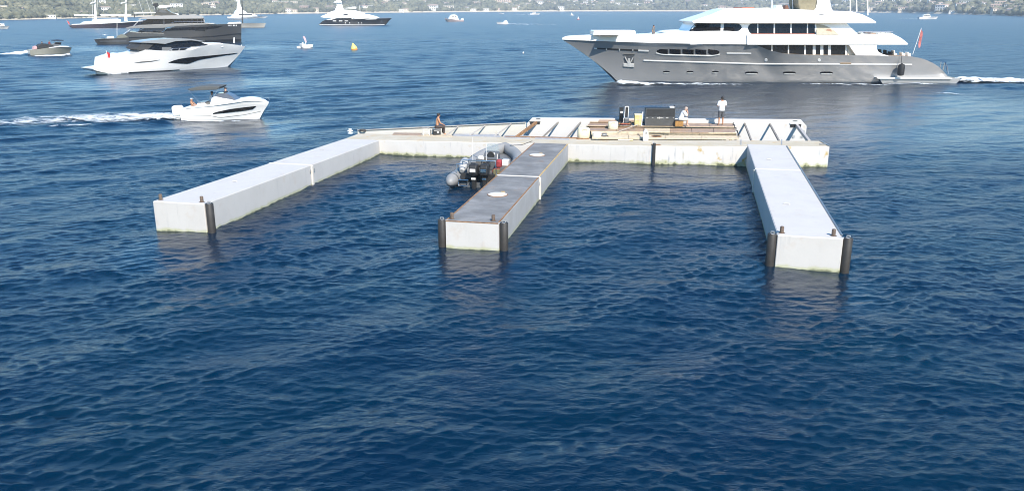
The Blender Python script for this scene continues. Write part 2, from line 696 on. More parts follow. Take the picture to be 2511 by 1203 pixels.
def foam(name, label, path, cover, lift=0.05, mound=0.0, nx=120, ny=14):
    """path: [(px, py, width_m)], cover: [(fraction, cover)] ; a crumpled sheet riding on the waves"""
    P = [(at(x, y), w) for x, y, w in path]
    seg = [0.0]
    for (a, _), (b, _) in zip(P, P[1:]):
        seg.append(seg[-1] + (b - a).length)
    T = seg[-1]
    xs, ys, cv, md = [], [], [], []
    for i in range(nx + 1):
        u = i / nx
        d = u * T
        k = max(j for j in range(len(seg)) if seg[j] <= d + 1e-6)
        k = min(k, len(P) - 2)
        f = (d - seg[k]) / max(1e-6, seg[k + 1] - seg[k])
        p = P[k][0].lerp(P[k + 1][0], f)
        w = P[k][1] * (1 - f) + P[k + 1][1] * f
        e = (P[k + 1][0] - P[k][0]).normalized()
        nrm = Vector((-e.y, e.x, 0))
        c = lerp_list(cover, u)
        for j in range(ny + 1):
            v = j / ny * 2 - 1
            q = p + nrm * (v * w / 2)
            xs.append(q.x)
            ys.append(q.y)
            edge = max(0.0, 1 - abs(v) ** 3.5) * min(1, u * 14 + 0.3) * min(1, (1 - u) * 6)
            cv.append(c * edge)
            d_ = u * T
            md.append(edge * max(0.12, 0.55 + 0.22 * math.sin(d_ * 1.9 + v * 3.1) * math.sin(d_ * 0.83 - v * 4.7 + 1) + 0.25 * math.sin(d_ * 0.37 + v * 1.7 + 2) + 0.15 * math.sin(d_ * 4.3 + v * 8)) * lerp_list([(0, 1), (0.25, 0.5), (1, 0.1)], u))
    x, y = np.array(xs), np.array(ys)
    z = sea_height(x, y, 0.3) + lift + mound * np.array(md)
    fs = []
    for i in range(nx):
        for j in range(ny):
            a = i * (ny + 1) + j
            fs.append([a, a + 1, a + ny + 2, a + ny + 1])
    o = link_mesh(name, list(zip(x, y, z)), fs, M_FOAM, smooth=180)
    at_ = o.data.attributes.new('cover', 'FLOAT', 'POINT')
    at_.data.foreach_set('value', np.array(cv, np.float32))
    tag(o, label, 'wake', None, 'stuff')
    return o


# ------------------------------------------------------------------ far shore
SHORE = [(-900, 66), (-300, 56), (0, 50), (150, 46.5), (420, 40.5), (700, 34.5), (1060, 31), (1400, 28.6), (1860, 28.6), (2180, 32), (2350, 36), (2511, 41), (2900, 50), (3400, 62)]
SH = []
for _x, _y in SHORE:
    _p = at(_x, _y)
    SH.append((math.atan2(_p.x, _p.y), math.hypot(_p.x, _p.y)))


def shore_r(a):
    return lerp_list(SH, a)


def land_z(a, e):
    """terrain height at azimuth a, e metres behind the water's edge"""
    r0 = shore_r(a)
    k = r0 / 1500.0
    if e < 12 * k:
        return -0.6 + 2.4 * k * e / (12 * k)
    n = 0.5 * math.sin(a * 31 + 1) + 0.35 * math.sin(a * 67 + 2.2) + 0.25 * math.sin(a * 140 + e / 130 / k)
    h = 2.4 * k - 0.6 + (e - 12 * k) * (0.115 + 0.035 * n)
    cap = (95 + 25 * math.sin(a * 11 + 0.5) + 14 * math.sin(a * 29)) * k
    return cap * (1 - math.exp(-h / cap))


def land_pt(a, e, dz=0.0):
    r = shore_r(a) + e
    return Vector((r * math.sin(a), r * math.cos(a), land_z(a, e) + dz))


def strip_mesh(name, es, material, na=260, dz=0.0, wob=0.0):
    a0, a1 = SH[0][0], SH[-1][0]
    vs, fs = [], []
    for i in range(na + 1):
        a = a0 + (a1 - a0) * i / na
        k = shore_r(a) / 1500
        for e in es:
            vs.append(land_pt(a, e * k, dz))
    m = len(es)
    for i in range(na):
        for j in range(m - 1):
            q = i * m + j
            fs.append([q, q + 1, q + m + 1, q + m])
    return link_mesh(name, vs, fs, material, smooth=180)


M_LAND = mat('dry_hillside_earth', (0.15, 0.14, 0.085), 0.9, var=0.45, scale=0.03)
M_SAND = mat('pale_beach_sand', (0.55, 0.47, 0.35), 0.9, var=0.15, scale=0.05)
hill = strip_mesh('hillside', [-30, 0, 10, 14, 25, 40, 60, 85, 120, 160, 220, 300, 420, 600, 850, 1200, 1700], M_LAND)
tag(hill, 'wooded coastal hillside rising behind the bay', None, None, 'structure')
beach = strip_mesh('beach', [-6, 0, 4, 8, 13.5], M_SAND, dz=0.35)
tag(beach, 'thin pale strip of beach along the far shore', None, None, 'structure')


def build_woods():
    m = bpy.data.materials.new('maquis_and_pine_foliage')
    m.use_nodes = True
    nt = m.node_tree
    b = nt.nodes['Principled BSDF']
    b.inputs['Roughness'].default_value = 0.8
    b.inputs['Specular IOR Level'].default_value = 0.2
    a_ = _n(nt, 'ShaderNodeAttribute', attribute_name='tone')
    cr = _n(nt, 'ShaderNodeValToRGB')
    el = cr.color_ramp.elements
    el[0].position, el[0].color = 0.0, (0.080, 0.084, 0.060, 1)
    el[1].position, el[1].color = 1.0, (0.215, 0.205, 0.130, 1)
    e2 = el.new(0.5)
    e2.color = (0.140, 0.142, 0.090, 1)
    nt.links.new(a_.outputs['Fac'], cr.inputs['Fac'])
    nt.links.new(cr.outputs['Color'], b.inputs['Base Color'])
    rr = np.random.RandomState(5)
    bm = bmesh.new()
    bmesh.ops.create_icosphere(bm, subdivisions=1, radius=1.0)
    base = np.array([v.co[:] for v in bm.verts], np.float32)
    tri = np.array([[v.index for v in f.verts] for f in bm.faces], np.int32)
    bm.free()
    N = 26000
    a0, a1 = math.radians(-41), math.radians(41)
    V, T, W = [], [], []
    for i in range(N):
        a = a0 + (a1 - a0) * rr.rand()
        k = shore_r(a) / 1500
        e = (17 + 420 * rr.rand() ** 1.5) * k
        patch = math.sin(a * 90 + e / 40 / k) + math.sin(a * 211 - e / 23 / k + 1) + math.sin(a * 47 + 2)
        if patch < -1.3 and rr.rand() < 0.8:
            continue
        s = (2.0 + 3.2 * rr.rand() ** 1.6) * (0.12 + 0.88 * k)
        p = land_pt(a, e)
        sc = np.array([s * (0.9 + 0.6 * rr.rand()), s * (0.9 + 0.6 * rr.rand()), s * (0.65 + 0.5 * rr.rand())], np.float32)
        v = base * (1 + 0.35 * rr.randn(len(base), 1).astype(np.float32)) * sc + np.array([p.x, p.y, p.z + sc[2] * 0.55], np.float32)
        V.append(v)
        T.append(tri + len(base) * (len(V) - 1))
        W.append(np.full(len(base), np.clip(0.45 + 0.22 * patch * 0.6 + 0.22 * rr.randn(), 0, 1), np.float32))
    V, T, W = np.concatenate(V), np.concatenate(T), np.concatenate(W)
    me = bpy.data.meshes.new('woods')
    me.vertices.add(len(V))
    me.vertices.foreach_set('co', V.ravel())
    me.loops.add(T.size)
    me.loops.foreach_set('vertex_index', T.ravel())
    me.polygons.add(len(T))
    me.polygons.foreach_set('loop_start', np.arange(len(T), dtype=np.int32) * 3)
    me.polygons.foreach_set('loop_total', np.full(len(T), 3, np.int32))
    me.update(calc_edges=True)
    me.attributes.new('tone', 'FLOAT', 'POINT').data.foreach_set('value', W)
    me.materials.append(m)
    o = bpy.data.objects.new('woods', me)
    COL.objects.link(o)
    tag(o, 'olive green scrub and pines covering the far hillside', 'woods', None, 'stuff')


build_woods()

# houses ----------------------------------------------------------
M_WALLS = [mat('house_wall_white', (0.78, 0.75, 0.68), 0.8, var=0.05), mat('house_wall_ochre', (0.68, 0.58, 0.45), 0.8, var=0.1), mat('house_wall_rose', (0.62, 0.47, 0.38), 0.8, var=0.1)]
M_ROOF = mat('clay_tile_roof', (0.44, 0.32, 0.25), 0.85, var=0.2, scale=1)
M_FLATROOF = mat('pale_flat_roof', (0.60, 0.57, 0.52), 0.85, var=0.1)
M_PANE = mat('dark_house_window', (0.04, 0.045, 0.05), 0.2)
_HM = {}


def house_meshes(kind):
    if kind in _HM:
        return _HM[kind]
    w, d, h, flat = [(9, 7, 4.2, False), (12, 8, 6.2, False), (14, 8, 3.6, True), (8, 8, 6.5, False), (17, 9, 6.5, True)][kind]
    wl = MB().box((0, 0, h / 2 - 1.0), (w, d, h + 2.0))
    if flat:
        rf = MB().box((0, 0, h + 0.2), (w + 0.8, d + 0.8, 0.4))
    else:
        o = 0.5
        rh = d * 0.13
        rf = MB().add([(-w / 2 - o, -d / 2 - o, h), (w / 2 + o, -d / 2 - o, h), (w / 2 + o, d / 2 + o, h), (-w / 2 - o, d / 2 + o, h), (-w / 2 - o * 0.5, 0, h + rh), (w / 2 + o * 0.5, 0, h + rh)],
                      [[0, 3, 2, 1], [0, 1, 5, 4], [2, 3, 4, 5], [1, 2, 5], [3, 0, 4]])
    wi = MB()
    nf = 2 if h > 5 else 1
    nwn = max(2, int(w / 3))
    for f in range(nf):
        for j in range(nwn):
            wi.box((-w / 2 + w * (j + 0.5) / nwn, -d / 2 - 0.03, h * (f + 0.5) / nf + 0.1), (1.1, 0.12, 1.5))
    out = []
    for nm, mb in (('wall', wl), ('roof', rf), ('window_row', wi)):
        o_ = mb.build(nm, M_WALLS[0])
        out.append(o_.data)
        bpy.data.objects.remove(o_)
    _HM[kind] = out
    return out


def house(a, e, kind, wall, label, group='houses on the far hillside', scale=1.0, turn=0.0):
    p = land_pt(a, e)
    k = (0.15 + 0.85 * shore_r(a) / 1500) * scale
    root = empty('hillside_house', p, -a + turn, label, 'house', group)
    root.scale = (k, k, k)
    for nm, me, mt in zip(('wall', 'roof', 'window_row'), house_meshes(kind), (M_WALLS[wall], M_FLATROOF if kind in (2, 4) else M_ROOF, M_PANE)):
        o = bpy.data.objects.new(nm, me)
        COL.objects.link(o)
        o.parent = root
        o.material_slots[0].link = 'OBJECT'
        o.material_slots[0].material = mt
        if nm == 'window_row':
            o['kind'] = 'stuff'
    return root


def az_of(x):
    return math.atan2((x - PW / 2), FPX * CT + (PH / 2 - 25) * ST)


_dense = [(0, 0.3), (400, 0.5), (700, 0.8), (1050, 0.7), (1380, 1.0), (1460, 3.2), (1560, 2.8), (1700, 0.8), (1900, 0.8), (2100, 2.6), (2300, 3.0), (2511, 3.4)]
_hr = random.Random(21)
_taken = []
_cnt = 0
while _cnt < 250:
    _px = _hr.uniform(-60, 2570)
    if _hr.random() * 3.4 > lerp_list(_dense, _px):
        continue
    _a = az_of(_px)
    _k = shore_r(_a) / 1500
    _e = (20 + 210 * _hr.random() ** 0.8) * _k
    if any(abs(_a - q[0]) * shore_r(_a) < 13 * _k and abs(_e - q[1]) < 12 * _k for q in _taken):
        continue
    _taken.append((_a, _e))
    _w = _hr.choice([0, 0, 0, 0, 1, 1, 2])
    _kd = _hr.choice([0, 1, 2, 2, 3, 4])
    _zone = 'in the village above mid bay' if 1380 < _px < 1720 else ('on the slope beyond the big yacht' if _px > 2050 else ('among trees above the black yacht' if _px > 640 else 'on the slope behind the ketch'))
    house(_a, _e, _kd, _w, ['small tiled ', 'two storey tiled ', 'long low flat roofed ', 'tall narrow tiled ', 'large flat roofed '][_kd] + ['white', 'ochre', 'rose'][_w] + ' house ' + _zone, 'houses ' + _zone, 0.8 + 0.5 * _hr.random(), _hr.uniform(-0.5, 0.5))
    _cnt += 1
# low buildings standing on the beach
for _px, _kd, _w in ((120, 2, 0), (705, 1, 0), (722, 0, 1), (775, 3, 1), (980, 2, 0), (995, 0, 1), (1158, 2, 0), (1190, 2, 0), (1220, 0, 2), (1262, 0, 0), (1372, 4, 0), (1770, 1, 2), (1790, 0, 2), (2140, 4, 1), (2212, 1, 1), (2340, 2, 0)):
    _a = az_of(_px)
    house(_a, 15 * shore_r(_a) / 1500, _kd, _w, ['small tiled ', 'two storey tiled ', 'long low flat roofed ', 'tall narrow tiled ', 'large flat roofed '][_kd] + ['white', 'ochre', 'rose'][_w] + ' building on the far beach', 'buildings along the far beach', 1.0)

# the large hotel high above the beach
_a = az_of(1232)
_hp = land_pt(_a, 120)
ht = empty('hotel', _hp, -_a, 'large rose coloured hotel with red roof above the middle of the beach', 'hotel')
MB().box((0, 0, 5), (36, 14, 14)).build('wall', M_WALLS[2], ht)
_w, _d = 38, 16
MB().add([(-_w / 2, -_d / 2, 12.1), (_w / 2, -_d / 2, 12.1), (_w / 2, _d / 2, 12.1), (-_w / 2, _d / 2, 12.1), (-12, 0, 15.5), (12, 0, 15.5)], [[0, 3, 2, 1], [0, 1, 5, 4], [2, 3, 4, 5], [1, 2, 5], [3, 0, 4]]).build('roof', M_ROOF, ht)
for _f in range(3):
    for _j in range(9):
        MB().box((-16 + 4 * _j, -7.02, 2.2 + 3.6 * _f), (1.3, 0.15, 2.0)).build('window', M_PANE, ht)

# ------------------------------------------------------------------ haze
hz = MB().box((0, 1800, 59.0), (6400, 4300, 124.0)).build('haze', None)
hz.data.materials.clear()
M_HAZE = bpy.data.materials.new('sea_haze')
M_HAZE.use_nodes = True
_nt = M_HAZE.node_tree
for _q in list(_nt.nodes):
    _nt.nodes.remove(_q)
_pv = _n(_nt, 'ShaderNodeVolumePrincipled')
_pv.inputs['Color'].default_value = (0.80, 0.90, 1.0, 1)
_pv.inputs['Density'].default_value = 0.00028
_ou = _n(_nt, 'ShaderNodeOutputMaterial')
_nt.links.new(_pv.outputs[0], _ou.inputs['Volume'])
hz.data.materials.append(M_HAZE)
tag(hz, 'pale summer haze over the bay', 'haze', None, 'stuff')
# ------------------------------------------------------------------ pontoons
M_PONT = painted_steel('pontoon_white_paint', (0.53, 0.51, 0.48), rust=0.14, growth=0.8, scrape=0.3, wear_amt=0.45, wear=(0.45, 0.43, 0.40))
M_PONT_OLD = painted_steel('pontoon_stained_white_paint', (0.59, 0.565, 0.52), rust=1.0, growth=0.95, gh=0.42, scrape=1.0, wear_amt=0.4, rust_col=(0.45, 0.30, 0.07))
M_PONT_MID = painted_steel('pontoon_worn_white_paint', (0.58, 0.555, 0.515), rust=0.4, growth=0.85, gh=0.22, scrape=0.6, wear_amt=0.4, wear=(0.48, 0.455, 0.42), rust_col=(0.45, 0.32, 0.10))
M_PONT_TOP = painted_steel('pontoon_grey_deck_paint', (0.15, 0.15, 0.148), rust=0.18, growth=0.0, wear=(0.27, 0.27, 0.265), wear_amt=0.9, rough=0.85)
M_PONT_GREY = painted_steel('pontoon_pale_grey_paint', (0.36, 0.35, 0.335), rust=0.12, growth=0.7, wear_amt=0.35)
M_PLATE = painted_steel('upstand_white_paint', (0.56, 0.545, 0.515), rust=0.35, growth=0.0, wear_amt=0.3, rust_col=(0.45, 0.25, 0.06))
M_JOINT = mat('joint_cream_paint', (0.66, 0.61, 0.53), 0.5, var=0.1, scale=5)
M_RUST = mat('rusty_steel', (0.25, 0.135, 0.065), 0.85, var=0.5, scale=7, bump=0.3)
M_FENDERPIPE = mat('black_fender_pipe', (0.035, 0.031, 0.027), 0.55, var=0.35, scale=3, bump=0.15)
M_GALV = mat('galvanised_steel', (0.42, 0.42, 0.41), 0.45, metal=0.5, var=0.15)
M_PLY = mat('brown_film_faced_plywood', (0.34, 0.24, 0.165), 0.55, var=0.22, scale=2.5)
M_TIMBER = mat('pale_sawn_timber', (0.54, 0.45, 0.32), 0.7, var=0.22, scale=5, bump=0.2)
M_PATCH = mat('grey_deck_sheet', (0.36, 0.36, 0.36), 0.6, var=0.2, scale=3)


def world_box(name, bottom, top, material, parent=None, bevel=0.03):
    """corner lists in world coordinates, made local to the parent"""
    o = parent.location if parent else Vector((0, 0, 0))
    R = Matrix.Rotation(-(parent.rotation_euler.z if parent else 0), 3, 'Z')
    return MB().hexa([R @ (Vector(p) - o) for p in bottom], [R @ (Vector(p) - o) for p in top]).build(name, material, parent, bevel=bevel)


def lift(p, z):
    return Vector((p.x, p.y, z))


class Finger:
    """one finger: two box modules butted at a joint; near end at the camera side"""

    def __init__(self, label, near_l, near_r, far_r, width, zn, zf, joint, body, top):
        self.nr, self.fr = at(*near_r), at(*far_r)
        d = self.fr - self.nr
        self.len = Vector((d.x, d.y)).length
        self.yaw = math.atan2(d.y, d.x) - math.pi / 2
        self.w, self.zn, self.zf = width, zn, zf
        # local frame: x across (0 at right side, -w at left side), y along to the far end, origin at near right corner
        self.root = empty('pontoon_finger', self.nr, self.yaw, label, 'pontoon', 'finger pontoons')
        self.body, self.top = body, top
        self.j = joint * self.len

    def zt(self, y):
        return self.zn + (self.zf - self.zn) * y / self.len

    def module(self, y0, y1):
        w = self.w
        b = [(-w, y0, -0.75), (0, y0, -0.75), (0, y1, -0.75), (-w, y1, -0.75)]
        t = [(-w, y0, self.zt(y0)), (0, y0, self.zt(y0)), (0, y1, self.zt(y1)), (-w, y1, self.zt(y1))]
        m = MB().hexa(b, t).build('module', self.body, self.root, bevel=0.03)
        i = 0.035
        tb = [(-w + i, y0 + i, self.zt(y0) - 0.01), (-i, y0 + i, self.zt(y0) - 0.01), (-i, y1 - i, self.zt(y1) - 0.01), (-w + i, y1 - i, self.zt(y1) - 0.01)]
        MB().hexa(tb, [Vector(q) + Vector((0, 0, 0.018)) for q in tb]).build('deck_plate', self.top, m)
        return m

    def joint_plates(self, gap=0.16):
        y, w = self.j, self.w
        zt = self.zt(y)
        MB().box((-w / 2, y, zt - 0.03), (w + 0.04, gap, 0.10)).build('joint_cover', M_JOINT, self.root, bevel=0.01)
        MB().box((0.03, y, zt / 2 - 0.25), (0.08, gap * 0.9, zt + 0.42)).build('joint_post', M_JOINT, self.root, bevel=0.01)
        MB().box((-w - 0.03, y, zt / 2 - 0.25), (0.08, gap * 0.9, zt + 0.42)).build('joint_post', M_JOINT, self.root, bevel=0.01)
        for s in (-0.2, 0.2):
            MB().box((0.015, y + s, zt - 0.28), (0.07, 0.09, 0.16)).build('lifting_lug', M_GALV, self.root, bevel=0.01)

    def fender(self, side, zt=None):
        x = 0.165 if side > 0 else -self.w - 0.165
        z = (self.zn if zt is None else zt) + 0.02
        mb = MB().lathe((x, 0.10, 0), [(0.145, -0.6), (0.155, 0.0), (0.155, z - 0.02), (0.14, z), (0.09, z), (0.09, z - 0.1)], 20)
        f = mb.build('fender_pipe', M_FENDERPIPE, self.root, smooth=40)
        MB().box((x - 0.1 * side, 0.12, z - 0.03), (0.28, 0.12, 0.05)).build('bracket', M_GALV, f, bevel=0.01)
        MB().tube([(x - 0.05, 0.1, z), (x - 0.05, 0.1, z + 0.07), (x + 0.05, 0.1, z + 0.07), (x + 0.05, 0.1, z)], 0.02, 8).build('shackle', M_GALV, f, smooth=40)

    def bollard(self, x, y, m=None, h=0.24):
        z = self.zt(y)
        MB().lathe((x, y, 0), [(0.11, z - 0.02), (0.11, z + 0.015), (0.068, z + 0.02), (0.068, z + h - 0.03), (0.055, z + h), (0.02, z + h)], 16).build('bollard', m or mat('brown_bollard_steel', (0.12, 0.085, 0.062), 0.7, var=0.4, scale=12), self.root, smooth=40)

    def edge_line(self, x, y0, y1, material, width=0.05, name='edge_strip'):
        a, b = (x, y0, self.zt(y0) + 0.012), (x, y1, self.zt(y1) + 0.012)
        MB().bar(a, b, width, 0.03).build(name, material, self.root)


F1 = Finger('long white finger pontoon on the left with a single black fender pipe at its tip', (377, 566), (508, 572), (932, 378), 2.28, 1.19, 0.86, 0.505, M_PONT, M_PONT)
F2 = Finger('middle finger pontoon with dark grey deck and two cream hatch covers', (1092, 614), (1224, 616), (1393, 396), 2.02, 1.06, 1.02, 0.47, M_PONT_GREY, M_PONT_TOP)
F3 = Finger('white finger pontoon on the right below the big yacht with fender pipes at both corners', (1904, 662), (2059, 665), (1923, 406), 2.12, 1.15, 1.14, 0.62, M_PONT, M_PONT)
for _F in (F1, F2, F3):
    _F.module(0, _F.j - 0.02)
    _F.module(_F.j + 0.02, _F.len + (0.0 if _F is not F1 else 0.0))
    _F.joint_plates()
F1.fender(1)
F2.fender(1)
F2.fender(-1)
F3.fender(1)
F3.fender(-1)
for _F in (F1, F2, F3):
    _F.bollard(-0.28, 0.3)
    _F.bollard(-_F.w + 0.16, 0.3)
# white painted near end of the middle finger
MB().box((-F2.w / 2, -0.012, 0.15), (F2.w - 0.02, 0.02, 1.78)).build('end_plate', M_PONT, F2.root)
MB().box((-F2.w / 2, -0.02, F2.zn + 0.0), (F2.w - 0.04, 0.03, 0.03)).build('edge_strip', M_RUST, F2.root)
F2.edge_line(-0.03, 0.1, F2.j - 0.15, M_RUST, 0.05)
F2.edge_line(-0.03, F2.j + 0.15, F2.len - 0.1, mat('yellow_rust_edge', (0.46, 0.32, 0.14), 0.8, var=0.4, scale=6), 0.06)
F2.edge_line(-F2.w + 0.03, 0.1, F2.j - 0.15, M_RUST, 0.05)
F2.edge_line(-F2.w + 0.03, F2.j + 0.15, F2.len - 0.1, M_RUST, 0.05)
for _px, _py in ((1220, 478), (1317, 380)):
    _p = Matrix.Rotation(-F2.yaw, 3, 'Z') @ (at(_px, _py, 1.05) - F2.nr)
    _z = F2.zt(_p.y)
    _h = MB().lathe((_p.x, _p.y, _z), [(0.43, 0.0), (0.43, 0.030), (0.40, 0.034), (0.40, 0.02)], 28).build('hatch_ring', M_RUST, F2.root, smooth=30)
    MB().lathe((_p.x, _p.y, _z), [(0.395, 0.0), (0.395, 0.04), (0.37, 0.048), (0.05, 0.05)], 28).build('hatch_cover', M_JOINT, _h, smooth=30)
    MB().box((_p.x + 0.12, _p.y + 0.52, _z + 0.02), (0.16, 0.28, 0.02), 0.3).build('rust_scale', mat('yellow_rust_edge', (0, 0, 0)), F2.root)
# dark rail along the outer edge of the right finger
F3.edge_line(0.01, 0.4, F3.len - 0.2, M_DARKGREY, 0.07, 'edge_rail')
# lifting eyes on the white fingers
for _F, _pts in ((F1, ((575, 447), (790, 362))), (F3, ((1928, 505), (1885, 395)))):
    for _px, _py in _pts:
        _p = Matrix.Rotation(-_F.yaw, 3, 'Z') @ (at(_px, _py, 1.1) - _F.nr)
        _z = _F.zt(_p.y)
        MB().tube([(_p.x - 0.12, _p.y, _z), (_p.x - 0.1, _p.y, _z + 0.06), (_p.x + 0.1, _p.y, _z + 0.06), (_p.x + 0.12, _p.y, _z)], 0.018, 8).build('lifting_eye', M_PONT, _F.root, smooth=40)

# cross pontoon: two modules meeting at a slight angle ---------------------------------
XP = empty('cross_pontoon', at(1392, 395), 0, 'stained white cross pontoon joining the three fingers at the back', 'pontoon')
zA0, zA1, zB1 = 0.85, 1.06, 1.16
A_fl, A_fr = at(905, 377.2), at(1599, 403)          # front bottom line, module A (reaches behind the left finger)
_dirA = (A_fr - A_fl).normalized()
_dirF = Vector((-math.sin(F1.yaw), math.cos(F1.yaw), 0))
A_fl = A_fl - _dirA * 1.6
A_bl = A_fl + Vector((-_dirA.y, _dirA.x, 0)) * 2.3
A_br = A_fr + Vector((-_dirA.y, _dirA.x, 0)) * 2.3
B_fl, B_fr = at(1604, 403.2), at(2029, 410)
_dirB = (B_fr - B_fl).normalized()
B_bl = B_fl + Vector((-_dirB.y, _dirB.x, 0)) * 2.1
B_br = B_fr + Vector((-_dirB.y, _dirB.x, 0)) * 2.0
world_box('module', [lift(q, -0.75) for q in (A_fl, A_fr, A_br, A_bl)], [lift(A_fl, zA0), lift(A_fr, zA1), lift(A_br, zA1), lift(A_bl, zA0)], M_PONT_MID, XP)
world_box('module', [lift(q, -0.75) for q in (B_fl, B_fr, B_br, B_bl)], [lift(B_fl, zA1 + 0.01), lift(B_fr, zB1), lift(B_br, zB1), lift(B_bl, zA1 + 0.01)], M_PONT_OLD, XP)


def xpl(p):
    return Vector(p) - XP.location


# black rubber buffer hanging in the joint, with its rusty hinge
_j = (A_fr + B_fl) / 2
MB().box(xpl((_j.x, _j.y - 0.05, 0.48)), (0.17, 0.16, 1.5)).build('rubber_buffer', M_BLACK, XP, bevel=0.03)
MB().box(xpl((_j.x + 0.15, _j.y + 0.25, zA1 + 0.02)), (0.5, 0.35, 0.05)).build('hinge_plate', M_RUST, XP, bevel=0.01)


def backA(x, extra=0.0, z=None):
    """point on the back edge of module A (or B) seen at photo column x"""
    best = None
    for a, b in ((A_bl, A_br), (B_bl, B_br)):
        d = ray(x, 340)
        n = Vector((-(b - a).y, (b - a).x, 0)).normalized()
        k = (a - EYE).dot(n) / d.dot(n)
        p = EYE + d * k
        u = (p - a).dot((b - a).normalized()) / (b - a).length
        if best is None or abs(u - 0.5) < best[0]:
            best = (abs(u - 0.5), p + n * extra)
    return best[1]


# upstand wall behind the cross pontoon ------------------------------------------------
W_l, W_r = at(1292, 289, 1.86), at(1974, 293.5, 1.86)
_wd = Vector((W_r.x - W_l.x, W_r.y - W_l.y, 0)).normalized()
_wn = Vector((-_wd.y, _wd.x, 0))
_wyaw = math.atan2(_wd.y, _wd.x)
WL = (Vector((W_r.x - W_l.x, W_r.y - W_l.y, 0))).length
WALL = empty('breakwater_plate', lift(W_l, 0), _wyaw, 'tall white upstand plate with cut corners behind the wooden platform', 'breakwater')
_zt = 1.86
MB().slab([(0.0, -0.5), (WL + 0.15, -0.5), (WL + 0.15, 1.45), (WL - 0.25, _zt), (0.35, _zt), (0.0, 1.5)], 0.11, 0.11).build('plate', M_PLATE, WALL, bevel=0.015)


def wl(p):
    return Matrix.Rotation(-_wyaw, 3, 'Z') @ (Vector(p) - lift(W_l, 0))


def on_wall(x, y, t=-0.02):
    d = ray(x, y)
    k = (W_l + _wn * t - EYE).dot(_wn) / d.dot(_wn)
    return EYE + d * k


for _x, _y, _w, _h in ((1312, 301, 0.62, 0.16), (1951, 308, 0.66, 0.20)):
    _p = wl(on_wall(_x, _y))
    MB().box(_p, (_w, 0.04, _h)).build('slot', M_BLACK, WALL)
    MB().box(_p + Vector((0, -0.015, _h / 2 + 0.03)), (_w + 0.1, 0.06, 0.05)).build('slot_frame', M_PLATE, WALL)
MB().box(wl(on_wall(1950, 296)), (0.26, 0.03, 0.05)).build('plate_mark', M_DARKGREY, WALL)
MB().box(wl(on_wall(1320, 290.5)), (0.26, 0.03, 0.05)).build('plate_mark', M_DARKGREY, WALL)
for _x, _y in ((1946, 335), (1967, 335), (1970, 322)):
    MB().lathe(wl(on_wall(_x, _y)), [(0.09, -0.02), (0.09, 0.03), (0.05, 0.04)], 14, 'Y').build('bolt', M_GALV, WALL)
M_STRUT = mat('grey_brown_strut_paint', (0.24, 0.215, 0.185), 0.55, var=0.25, scale=5)
M_STRUTW = mat('pale_strut_paint', (0.40, 0.37, 0.34), 0.5, var=0.15, scale=5)


def z_back(x):
    return lerp_list([(862, zA0), (1600, zA1), (1604, zA1), (2030, zB1)], x)


for _bx, _by, _tx, _ty, _m, _wdt in ((1266, 328, 1316, 299.5, M_RUST, 0.13), (1329, 331, 1369, 300, M_STRUT, 0.075), (1389, 332, 1424, 300, M_STRUT, 0.075), (1843, 340, 1826, 303, M_STRUT, 0.09), (1911, 341, 1888, 304.5, M_STRUT, 0.09), (1984, 343, 1953, 307, M_STRUTW, 0.15)):
    _b = backA(_bx, -0.06)
    _b.z = z_back(_bx) - 0.02
    _t = on_wall(_tx, _ty, 0.02)
    MB().bar(wl(_b), wl(_t), _wdt, _wdt * 1.3).build('brace', _m, WALL, bevel=0.008)

# low sloping bulwark on the left -------------------------------------------------------
L_l, L_r = at(884, 320, 0.93), at(1290, 301, 1.60)
_ld = Vector((L_r.x - L_l.x, L_r.y - L_l.y, 0)).normalized()
_ln = Vector((-_ld.y, _ld.x, 0))
_lyaw = math.atan2(_ld.y, _ld.x)
LL = Vector((L_r.x - L_l.x, L_r.y - L_l.y, 0)).length
LOW = empty('low_bulwark', lift(L_l, 0), _lyaw, 'low white bulwark sloping down to the left behind the bare backed man', 'breakwater')
M_LOW = painted_steel('bulwark_cream_paint', (0.55, 0.525, 0.46), rust=0.2, growth=0, wear_amt=0.3, rust_col=(0.42, 0.30, 0.10))
MB().slab([(-0.2, -0.5), (LL, -0.5), (LL, 1.60), (-0.2, 0.92)], 0.06, 0.06).build('plate', M_LOW, LOW, bevel=0.01)
MB().bar((-0.2, -0.03, 0.95), (LL - 0.02, -0.03, 1.625), 0.10, 0.05).build('top_rail', M_STRUTW, LOW, bevel=0.01)


def ll(p):
    return Matrix.Rotation(-_lyaw, 3, 'Z') @ (Vector(p) - lift(L_l, 0))


for _bx, _by, _tx, _ty in ((1093, 325, 1124, 310), (1148, 325.5, 1191, 307), (1210, 327, 1254, 303.5)):
    _b = backA(_bx, -0.05)
    _b.z = z_back(_bx) - 0.02
    d = ray(_tx, _ty)
    _k = (L_l - EYE).dot(_ln) / d.dot(_ln)
    MB().bar(ll(_b), ll(EYE + d * _k), 0.065, 0.06).build('brace', M_STRUTW, LOW, bevel=0.008)

# deck coverings on the cross pontoon ----------------------------------------------------


def deck_pt(x, y):
    z = z_back(x)
    return at(x, y, z)


def deck_sheet(name, quad, material, dz=0.006, th=0.02, parent=XP):
    vs = [deck_pt(*q) for q in quad]
    b = [xpl(v + Vector((0, 0, dz))) for v in vs]
    return MB().hexa(b, [q + Vector((0, 0, th)) for q in b]).build(name, material, parent)


